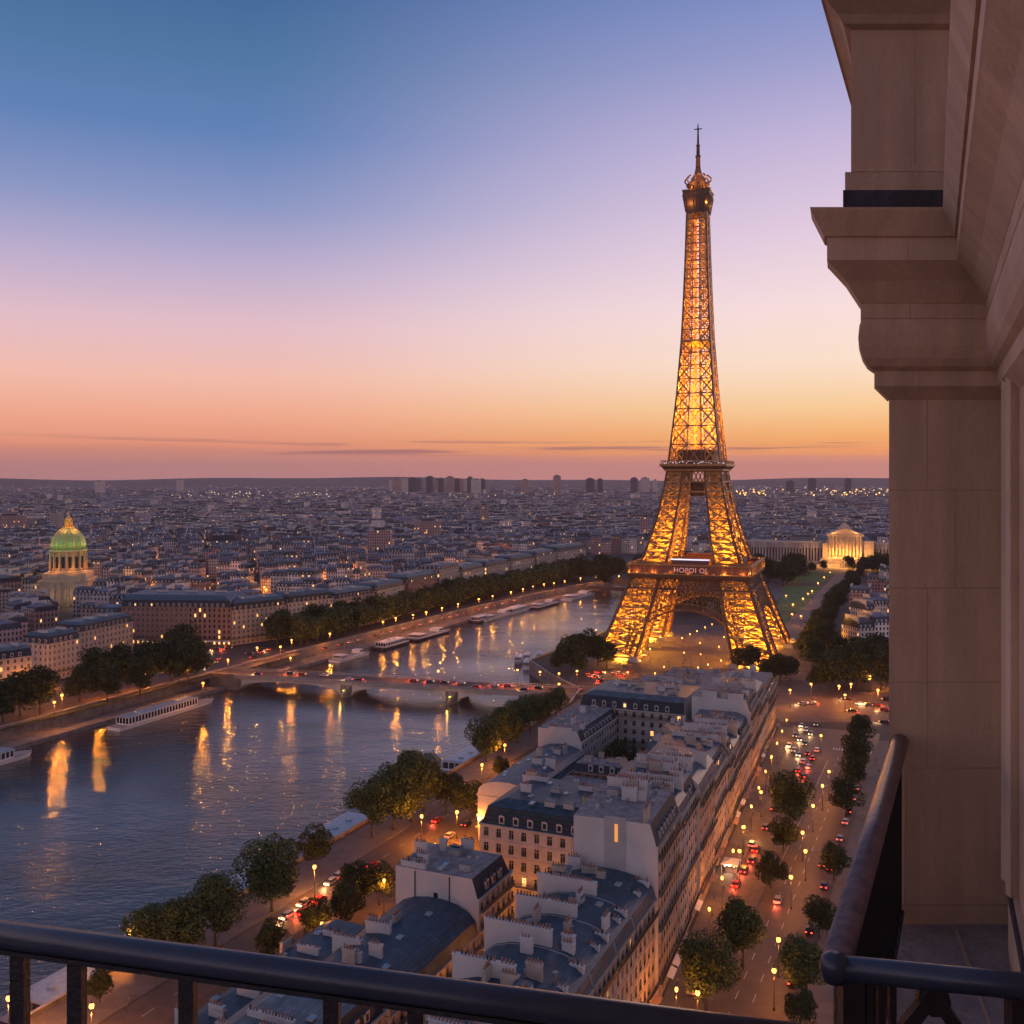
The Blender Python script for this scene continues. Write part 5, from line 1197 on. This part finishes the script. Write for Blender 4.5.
for x, y in [(684,656),(700.6,657.5),(664,670.4),(655,677),(647,681),(683,674),(708,668),(698,671),(719,650),(729,652),(740,650),(721,664),(640,664),(650,652),(676,682),(668,686),(690,690),(712,682),(628,676),(632,690),(616,684),(605,676),(622,664),(700,646),(660,640),(682,641),(697,634),(705,630),(712,627),(690,637),(724,640),(736,636)]: lamp(G(x,y,6.), 'small lamp on the crowded esplanade at the feet of the tower', 6000, 'lamps on the tower esplanade', k=.8)
for x, y in [(839,686),(851,684),(870,676),(878,690),(845,695),(886,672),(811,684),(790,690),(760,694)]: lamp(G(x,y,7.85), 'amber lamp beneath the park trees beyond the crossroads', 24000, 'lamps of the park trees', k=1.3)
for x, y in [(787,581),(792,578),(797,574),(812,594),(808,597),(803,602),(793,608),(818,586),(824,580),(830,575),(801,620),(792,618),(795,570),(802,569),(786,599)]: lamp(G(x,y,5.), 'tiny lamp around the long lawns', 9000, 'lamps around the lawns', k=1.7)

# kiosk, people, hedge
def kiosk():
    r = thing('kiosk', 'white canvas kiosk glowing on the left pavement of the boulevard', 'kiosk', (*G(731,872), .14), RU)
    m = MB(); m.loops([rect_loop(4.4,5.4,2.5,(0,)*4), rect_loop(4.4,5.4,2.7,(0,)*4), rect_loop(4.4,5.4,3.5,(2.0,)*4)]); m.build('canopy', 'white', r)
    for sx in (-1,1):
        for sy in (-1,1): m = MB(); m.bar((sx*2,sy*2.5,0),(sx*2,sy*2.5,2.5),.1); m.build('post', 'frame', r)
    m = MB(); m.box(-1.5,1.5,-.8,.8,0,1.0); m.build('counter', 'brick', r)
    m = MB(); m.ico((-1.2,-2.3,2.2),.3); m.ico((1.2,-2.3,2.2),.3); m.build('lantern', 'bulbw', r); link('light', pdata(2500,(1,.75,.45),.2), r, (0,-3,2.3))
kiosk()
def person_meshes():
    out = []
    for k in range(3):
        me = bpy.data.meshes.new('body'); st_ = (.0,.16,.24)[k]
        v = [(0,0,.95),(0,0,1.15),(0,0,1.38),(0,0,1.5),(0,.02,1.6),(0,.03,1.72), (.18,0,1.40),(.24,st_*.6,1.14),(.23,st_*1.3+.05,.88), (-.18,0,1.40),(-.24,-st_*.6,1.14),(-.23,-st_*1.1+.05,.88), (.10,0,.90),(.11,-st_*.7+.02,.50),(.11,-st_*1.5,.08),(.11,-st_*1.5+.14,.04), (-.10,0,.90),(-.11,st_*.9+.03,.50),(-.11,st_*1.3,.08),(-.11,st_*1.3+.14,.04)]
        e = [(0,1),(1,2),(2,3),(3,4),(4,5),(2,6),(6,7),(7,8),(2,9),(9,10),(10,11),(0,12),(12,13),(13,14),(14,15),(0,16),(16,17),(17,18),(18,19)]
        rr = [.15,.13,.17,.06,.10,.08,.07,.05,.035,.07,.05,.035,.09,.065,.045,.035,.09,.065,.045,.035]
        me.from_pydata(v, e, []); o = bpy.data.objects.new('tmp', me); COL.objects.link(o); sk = o.modifiers.new('s', 'SKIN'); o.modifiers.new('b', 'SUBSURF').levels = 1
        for i, d in enumerate(me.skin_vertices[0].data): d.radius = (rr[i], rr[i]*(.75 if i < 3 else 1)); d.use_root = (i == 0)
        bpy.context.view_layer.update(); m2 = bpy.data.meshes.new_from_object(o.evaluated_get(bpy.context.evaluated_depsgraph_get())); bpy.data.objects.remove(o)
        m2.name = 'person'; m2.materials.clear(); [m2.materials.append(MT[n]) for n in (('coat0','coat1','coat2')[k],'skin','car_black')]
        for p in m2.polygons: z = p.center.z; p.material_index = 1 if z > 1.5 else (2 if z < .92 else 0); p.use_smooth = True
        h = MB(); h.lathe([(1.66,.105),(1.74,.115),(1.80,.08),(1.83,.02)], 10, (0,.01)); out.append((m2, h.mesh('hair','bark')))
    return out
for i, c in enumerate([(.08,.07,.09),(.25,.2,.2),(.10,.12,.2)]): MT['coat%d' % i] = mat('coat%d' % i, c, .9)
MT['skin'] = mat('skin', (.45,.27,.2), .6)
PM = person_meshes()
def person(xy, label, group=None, z=.14):
    k = rnd.randrange(3); r = tag(link('person', PM[k][0], None, (xy[0], xy[1], z), rnd.uniform(0,6.28)), label, 'person', group); link('hair', PM[k][1], r)
for p, lab in [((232,927),'person in a dark coat walking between plane trees on the promenade, left of a pair'),((236,925),'person in a coat walking at the right of the pair on the promenade'),((129,1006),'person standing by the lamp seen through the balcony bars')]: person(G(*p), lab)
for i in range(26):
    s = 175+i*9+rnd.uniform(-3,3); person(ST(s, tb(s)+rnd.uniform(1.5,4.3)), 'small figure in dark clothes on the left pavement of the boulevard', 'people on the left pavement')
for i in range(12): person(ST(240+i*14, rnd.uniform(-28,-20)), 'small figure on the right pavement of the boulevard', 'people on the right pavement')
for i in range(40): person(G(rnd.uniform(640,720), rnd.uniform(655,690)), 'tiny figure in the crowd on the tower esplanade', 'people on the tower esplanade', z=.02)

# street lamps down among the mid-distance rooftops, where the gaps between blocks let them show
nn = 0
for i in range(400):
    if nn >= 46: break
    y = rnd.uniform(600, 1350); x = rnd.uniform(-.5, .12)*y
    if not clear(x, y, 6) or any((x-a)**2+(y-b)**2 < 24**2 for _, a, b, _ in near): continue
    nn += 1; lamp((x, y), 'street lamp glowing in a gap between the mid-distance rooftops', 60000, 'lamps among the mid-distance rooftops', k=1.4)
for i in range(7): lamp(ST(505+i*3, -470+i*8), 'lamp at the foot of the dark red palatial block', 20000, 'lamps before the dark red palatial block', k=1.0)
# ================================================================ the balcony the picture is taken from
MT['railpaint'] = mat('rail_paint', (.048,.055,.085), .33, .3, col2=(.028,.034,.06), scale=7, bump=.05, bscale=120, spec=.6)
MT['railworn'] = mat('rail_paint_worn', (.24,.165,.17), .36, .2, col2=(.09,.07,.09), scale=20, bump=.12, bscale=90)
MT['balu'] = mat('baluster_paint', (.02,.017,.022), .5, .2, var=.2, scale=20, bump=.2, bscale=60)
MT['pillar'] = mat('balcony_limestone', (.70,.475,.34), .85, var=.09, scale=1.7, bump=.14, bscale=45)
MT['sill'] = mat('lead_flashing', (.06,.06,.085), .5, .3, var=.3, scale=5, bump=.3, bscale=14)
MT['tile'] = mat('balcony_floor', (.34,.29,.30), .75, var=.25, scale=2.5, bump=.3, bscale=25)
MT['joint'] = mat('joint', (.50,.34,.25), .95)
def weather(m):
    t = m.node_tree; b = t.nodes['Principled BSDF']; lk = [l for l in t.links if l.to_socket == b.inputs['Base Color']][0]; src = lk.from_socket
    tc = t.nodes.new('ShaderNodeTexCoord'); mp = t.nodes.new('ShaderNodeMapping'); mp.inputs['Scale'].default_value = (7, 7, .7); t.links.new(tc.outputs['Object'], mp.inputs[0])
    n = t.nodes.new('ShaderNodeTexNoise'); n.inputs['Scale'].default_value = 1; n.inputs['Detail'].default_value = 7; n.inputs['Roughness'].default_value = .7; t.links.new(mp.outputs[0], n.inputs['Vector'])
    r_ = t.nodes.new('ShaderNodeMapRange'); r_.inputs[1].default_value = .35; r_.inputs[2].default_value = .7; r_.inputs[3].default_value = .72; r_.inputs[4].default_value = 1.06; t.links.new(n.outputs[0], r_.inputs[0])
    mm = t.nodes.new('ShaderNodeMixRGB'); mm.blend_type = 'MULTIPLY'; mm.inputs[0].default_value = .8; t.links.new(src, mm.inputs[1]); t.links.new(r_.outputs[0], mm.inputs[2]); t.links.new(mm.outputs[0], b.inputs['Base Color'])
weather(MT['pillar']); weather(MT['tile'])
CZ = H
def PX(px, py, D): return Vector(((px-512)*D/F, D, CZ-(py-480)*D/F))
# main front rail
r = thing('balcony_railing', 'round dark blue handrail with square bars across the bottom of the picture', 'railing', (0, 2.3, CZ-2.0))
off = Vector((0, 2.3, CZ-2.0)); rd = .0335
A = Vector((-1.319, 2.577, CZ-1.17)); B = Vector((.505, 2.11, CZ-1.17)); dr = (B-A).normalized()
P0, P1 = A-dr*1.2, B+dr*.75
m = MB(); m.tube([P0-off, P1-off], rd, 28); m.build('handrail', 'railpaint', r)
m = MB(); m.bar(P0-off-Vector((0,0,.036)), P1-off-Vector((0,0,.036)), .042, .012); m.build('flat_bar', 'balu', r)
def on_rail(px):
    k = (px-512)/F; t = (A.x-k*A.y)/(k*dr.y-dr.x); return A+dr*t
for px in (-60, 20, 77, 188, 332, 416, 508, 600, 700, 800):
    p = on_rail(px)-off; m = MB(); m.box(p.x-.018,p.x+.018,p.y-.018,p.y+.018,.0,p.z-.045); m.build('baluster', 'balu', r)
m = MB(); m.bar(P0-off-Vector((0,0,.78)), P1-off-Vector((0,0,.78)), .04, .02); m.build('bottom_rail', 'balu', r)
# neighbouring railing: side run to the pillar and return to the right
Cn = Vector((.775, 2.40, CZ-1.17)); Pl = Vector((1.735, 4.47, CZ-1.17)); Rt = Vector((1.62, 2.215, CZ-1.17))
r = thing('corner_railing', 'worn handrail running from the balcony corner to the stone pillar', 'railing', (Cn.x, Cn.y, CZ-2.0)); off = Vector((Cn.x, Cn.y, CZ-2.0))
m = MB(); m.tube([Cn-off+Vector((0,0,-.0)), Pl-off], .036, 28); m.build('handrail', 'railworn', r, ); 
m = MB(); m.lathe([(-.040,.01),(-.032,.027),(0,.0375),(.028,.030),(.038,.01)], 18); o = m.build('corner_cap', 'railpaint', r); o.location = Cn-off
m = MB(); m.tube([Cn-off, Rt-off], .030, 20); m.build('return_handrail', 'railpaint', r)
d2 = (Pl-Cn); n = 22
for i in range(n):
    p = Cn+d2*((i+.5)/n)-off; m = MB(); m.box(p.x-.008,p.x+.008,p.y-.008,p.y+.008,.02,p.z-.03); m.build('baluster', 'balu', r)
m = MB(); m.bar(Cn-off-Vector((0,0,.76)), Pl-off-Vector((0,0,.76)), .035, .02); m.build('bottom_rail', 'balu', r)
p = Cn-off; m = MB(); m.box(p.x+.01,p.x+.062,p.y-.03,p.y+.02,.0,p.z-.02); m.build('corner_post', 'balu', r)
d3 = (Rt-Cn)
for px in (1012,):
    p = Cn+d3*.47-off; m = MB(); m.box(p.x-.025,p.x+.025,p.y-.02,p.y+.02,0,p.z-.02); m.build('post', 'balu', r)
c = Cn+d3*.255-off; m = MB(); ax = d3.normalized()
for s in (-1,1):
    m.bar(c+Vector((0,0,-.035)), c+ax*s*.11+Vector((0,0,-.20)), .035, .03); m.bar(c+ax*s*.11+Vector((0,0,-.20)), c+Vector((0,0,-.34)), .035, .03); m.bar(c+Vector((0,0,-.34)), c+ax*s*.16+Vector((0,0,-.62)), .035, .03)
m.tube([c+Vector((0,-.02,-.05)), c+Vector((0,.02,-.05))], .035, 10); m.build('ornament', 'balu', r)
m = MB()
for i in range(5): p = Cn+d3*(.03+i*.03)-off; m.box(p.x-.008,p.x+.008,p.y-.008,p.y+.008,.02,p.z-.02)
m.build('baluster', 'balu', r)
# floors
FZ = CZ-2.0
fl = [(Cn.x-.05,Cn.y-.12),(Pl.x-.03,Pl.y+.3),(2.6,4.9),(3.2,2.2),(1.9,1.9)]
poly('balcony_floor', fl, FZ, 'tile', z0=FZ-.28)
poly('balcony_floor', [(-3.2,2.75),(.9,2.05),(.35,-1.2),(-4.,-.6)], FZ-.002, 'tile', z0=FZ-.28)
jm = MB(); jm.bar((2.24*.86+.05,4.45,FZ+.001),(1.42,2.5,FZ+.001),.012,.004); jm.build('floor_joint', 'joint')['kind'] = 'structure'
# pillar with its mouldings
BX, CXx, PY = (889-512)*.0045, 2.235, 4.5
sd = Vector((.335, 1.)).normalized(); nl = Vector((-sd.y, sd.x)); wd_ = Vector((-.42, -1.)).normalized(); nw = Vector((wd_.y, -wd_.x))
def inter(p, d, q_, e):
    den = d.x*e.y-d.y*e.x; t = ((q_.x-p.x)*e.y-(q_.y-p.y)*e.x)/den; return p+d*t
Bp = Vector((BX, PY)); Cp = Vector((CXx, PY)); FX = Vector((1., 0.))
def loopat(p, z, back=.12, near=-6.2):
    # offset path: side (behind) -> front-left corner -> inner corner with the wall -> wall towards the viewer
    b = inter(Vector((0, PY-p)), FX, Bp+nl*p, sd); c = inter(Vector((0, PY-p)), FX, Cp+nw*p*.85, wd_)
    a = b+sd*(back+p*.2); e = c+wd_*(-near)
    return [(v.x, v.y, z) for v in (a, b, c, e)]
def moulding(mb, prof, **k):
    """prof: list of (pixel row on the projecting face, projection)"""
    ls = []
    for py, p in prof: z = CZ+(480-py)*(PY-p)/F; ls.append(loopat(p, z, **k))
    o = len(mb.v)
    for l in ls: mb.v += l
    for i in range(len(ls)-1):
        for j in range(3): mb.f.append([o+i*4+j, o+i*4+j+1, o+(i+1)*4+j+1, o+(i+1)*4+j]); mb.m.append(0); mb.sm.append(False)
    return ls
def proj(px):   # projection whose front-left corner shows at pixel column px
    lo, hi = -.1, .6
    for _ in range(50):
        mid = (lo+hi)/2; b = inter(Vector((0, PY-mid)), FX, Bp+nl*mid, sd)
        if 512+F*b.x/b.y > px: lo = mid
        else: hi = mid
    return lo
root = thing('stone_pillar', 'brown limestone corner pillar with stepped cornice framing the right side', 'pillar', (BX+.25, PY, 0)); ro = Vector((BX+.25, PY, 0))
def sub(mb): mb.v = [(x-ro.x, y-ro.y, z-ro.z) for x, y, z in mb.v]; return mb
m = MB(); P_ = proj
zt = lambda py, p: CZ+(480-py)*(PY-p)/F
sh = MB(); rects = [(BX,PY),(CXx+.3,PY),(CXx+.8,PY+1.2),(BX+.42*1.2,PY+1.2)]
sh.loops([[(x,y,0) for x,y in rects],[(x,y,zt(395,0)) for x,y in rects]]); sub(sh).build('shaft', 'pillar', root)
# block joints cut as fine recessed lines (dark mortar 2 mm proud)
jt = MB()
for py in (490, 588, 682, 768, 905): z = zt(py,0); jt.box(BX+.001,CXx-.001,PY-.0015,PY+.01,z-.0025,z+.0025)
for (px, y0, y1) in ((927,398,490),(955,490,588),(927,588,682),(927,682,768),(905,768,905)): x = (px-512)*PY/F; jt.box(x-.002,x+.002,PY-.0015,PY+.01,zt(y1,0),zt(y0,0))
sub(jt).build('mortar_joint', 'joint', root)
prof = [(400,0),(386,P_(875)),(385,P_(875)),(371,P_(875))]
tor = [(369,P_(872)),(366,P_(868)),(358,P_(863)),(346,P_(859.5)),(334,P_(858.5)),(325,P_(859.5)),(319,P_(862)),(318,P_(861))]
c1_ = [(318,P_(861)),(281,P_(860)),(278,P_(858))]
c2_ = [(303,P_(860)),(281,P_(846)),(262,P_(829)),(260,P_(827)),(237,P_(827)),(236,P_(824)),(222,P_(817)),(210,P_(811)),(207,P_(810))]
m = MB(); moulding(m, prof+tor[0:]+[(318,P_(861)),(304,P_(861))]+c2_); sub(m).build('entablature', 'pillar', root)
ts = MB(); pt = P_(810); za = zt(207,pt); l = loopat(pt, za); l2 = loopat(.0, za)
for j in range(3): ts.quad(l[j], l[j+1], l2[j+1], l2[j])
sub(ts).build('cornice_top', 'sill', root)
vj = MB()
for (px, y0, y1, p) in ((908,236,262,P_(827)),(910,318,304,P_(861)),(910,278,303,P_(860)),(912,371,385,P_(875))):
    x = (px-512)*(PY-p)/F; vj.box(x-.002,x+.002,PY-p-.0015,PY-p+.01,zt(max(y0,y1),p),zt(min(y0,y1),p))
sub(vj).build('mortar_joint', 'joint', root)
# lead flashing, plinth and attic block above
def cbox(mb, px0, p, y0, y1, D=None):
    pv = PY-p; x0 = (px0-512)*pv/F; mb.loops([[(x0,pv,zt(y1,p)),(CXx+.2,pv,zt(y1,p)),(CXx+.5,PY+1,zt(y1,p)),(x0+.45,PY+1,zt(y1,p))],[(x0,pv,zt(y0,p)),(CXx+.2,pv,zt(y0,p)),(CXx+.5,PY+1,zt(y0,p)),(x0+.45,PY+1,zt(y0,p))]])
m = MB(); cbox(m, 843, .055, 190, 209); sub(m).build('flashing', 'sill', root)
m = MB(); cbox(m, 845, .05, 172, 190); m2 = m; cbox(m, 851, .03, -260, 171.5); sub(m).build('attic_block', 'pillar', root)
j = MB(); x = (915-512)*(PY-.03)/F; j.box(x-.002,x+.002,PY-.03-.0015,PY-.02,zt(165,.03),zt(-100,.03)); sub(j).build('mortar_joint', 'joint', root)
# upper cornice: runs back along the building behind the pillar
up = MB(); ud = Vector((.445,1.)).normalized(); un = Vector((-ud.y, ud.x)); Bu = Vector(((851-512)*(PY-.03)/F, PY-.03))
def uloop(p, z):
    b = inter(Vector((0, Bu.y-p)), FX, Bu+un*p, ud); return [((b+ud*3.2).x, (b+ud*3.2).y, z), (b.x, b.y, z), (CXx+.4, b.y, z)]
def up_px(p):
    b = inter(Vector((0, Bu.y-p)), FX, Bu+un*p, ud); return 512+F*b.x/b.y
base_z = zt(30,.03); ls = [uloop(0, base_z), uloop(.03, base_z+.015), uloop(.05, base_z+.05), uloop(.10, base_z+.10), uloop(.115, base_z+.105), uloop(.115, base_z+.22), uloop(.16, base_z+.28), uloop(.17, base_z+.36)]
o = len(up.v)
for l in ls: up.v += l
for i in range(len(ls)-1):
    for jx in range(2): up.f.append([o+i*3+jx, o+i*3+jx+1, o+(i+1)*3+jx+1, o+(i+1)*3+jx]); up.m.append(0); up.sm.append(False)
sub(up).build('upper_cornice', 'pillar', root)
# wall of the building on the right with its window surround and the cornice overhead
root2 = thing('building_wall', 'brown stone wall with window jamb and overhead mouldings at the right edge', 'wall', (CXx, PY, 0)); ro = Vector((CXx, PY, 0))
w = MB(); a0 = Cp; a1 = Cp+wd_*6.3; z0, z1 = 0, zt(395,0)
th = -nw*.5
w.loops([[(a0.x+.001,a0.y-.001,z0),(a1.x,a1.y,z0),(a1.x+th.x,a1.y+th.y,z0),(a0.x+th.x,a0.y+th.y,z0)],[(a0.x+.001,a0.y-.001,z1),(a1.x,a1.y,z1),(a1.x+th.x,a1.y+th.y,z1),(a0.x+th.x,a0.y+th.y,z1)]]); sub(w).build('wall', 'pillar', root2)
w = MB(); q0 = Cp+wd_*.40+nw*.02; q1 = Cp+wd_*.56+nw*.02; w.bar((q0.x,q0.y,FZ+.34),(q0.x,q0.y,zt(280,0)),.05,.05); w.bar((q1.x,q1.y,FZ+.34),(q1.x,q1.y,zt(280,0)),.04,.04); sub(w).build('window_jamb', 'pillar', root2)
w = MB(); q0 = Cp+wd_*.38; q1 = Cp+wd_*3.5; b0 = q0+nw*.03; b1 = q1+nw*.03; w.loops([[(b0.x,b0.y,FZ+.27),(b1.x,b1.y,FZ+.27),(q1.x,q1.y,FZ+.27),(q0.x,q0.y,FZ+.27)],[(b0.x,b0.y,FZ+.33),(b1.x,b1.y,FZ+.33),(q1.x,q1.y,FZ+.33),(q0.x,q0.y,FZ+.33)]]); sub(w).build('window_sill', 'sill', root2)
w = MB(); b1 = Cp+wd_*.28+nw*.02; b2 = Cp+wd_*6+nw*.02; w.loops([[(Cp.x,Cp.y,FZ-.28),(b1.x,b1.y,FZ-.28),(b2.x,b2.y,FZ-.28),(a1.x,a1.y,FZ-.28)],[(Cp.x,Cp.y,FZ+.34),(b1.x,b1.y,FZ+.34),(b2.x,b2.y,FZ+.34),(a1.x,a1.y,FZ+.34)]]); sub(w).build('skirting', 'pillar', root2)
# upper wall above the cornice, parallel to the lower one
w = MB(); e0 = Cp-nw*.32+wd_*.1; e1 = e0+wd_*6; zz = zt(207,P_(810)); w.loops([[(e0.x,e0.y,zz),(e1.x,e1.y,zz),(e1.x+.5,e1.y-.2,zz),(e0.x+.5,e0.y+.1,zz)],[(e0.x,e0.y,zz+3),(e1.x,e1.y,zz+3),(e1.x+.5,e1.y-.2,zz+3),(e0.x+.5,e0.y+.1,zz+3)]]); sub(w).build('upper_wall', 'pillar', root2)

# ================================================================ evening haze over the city
hz = MB(); hz.box(-13500, 13500, -1400, 15500, -12, 345); ho = hz.build('haze', 'ground'); ho['kind'] = 'stuff'
hmt = bpy.data.materials.new('haze'); hmt.use_nodes = True; t = hmt.node_tree; t.nodes.clear()
pv = t.nodes.new('ShaderNodeVolumePrincipled'); pv.inputs['Color'].default_value = (.94,.74,.80,1); pv.inputs['Density'].default_value = HAZE; pv.inputs['Anisotropy'].default_value = .2
oo = t.nodes.new('ShaderNodeOutputMaterial'); t.links.new(pv.outputs[0], oo.inputs['Volume']); ho.data.materials.clear(); ho.data.materials.append(hmt)
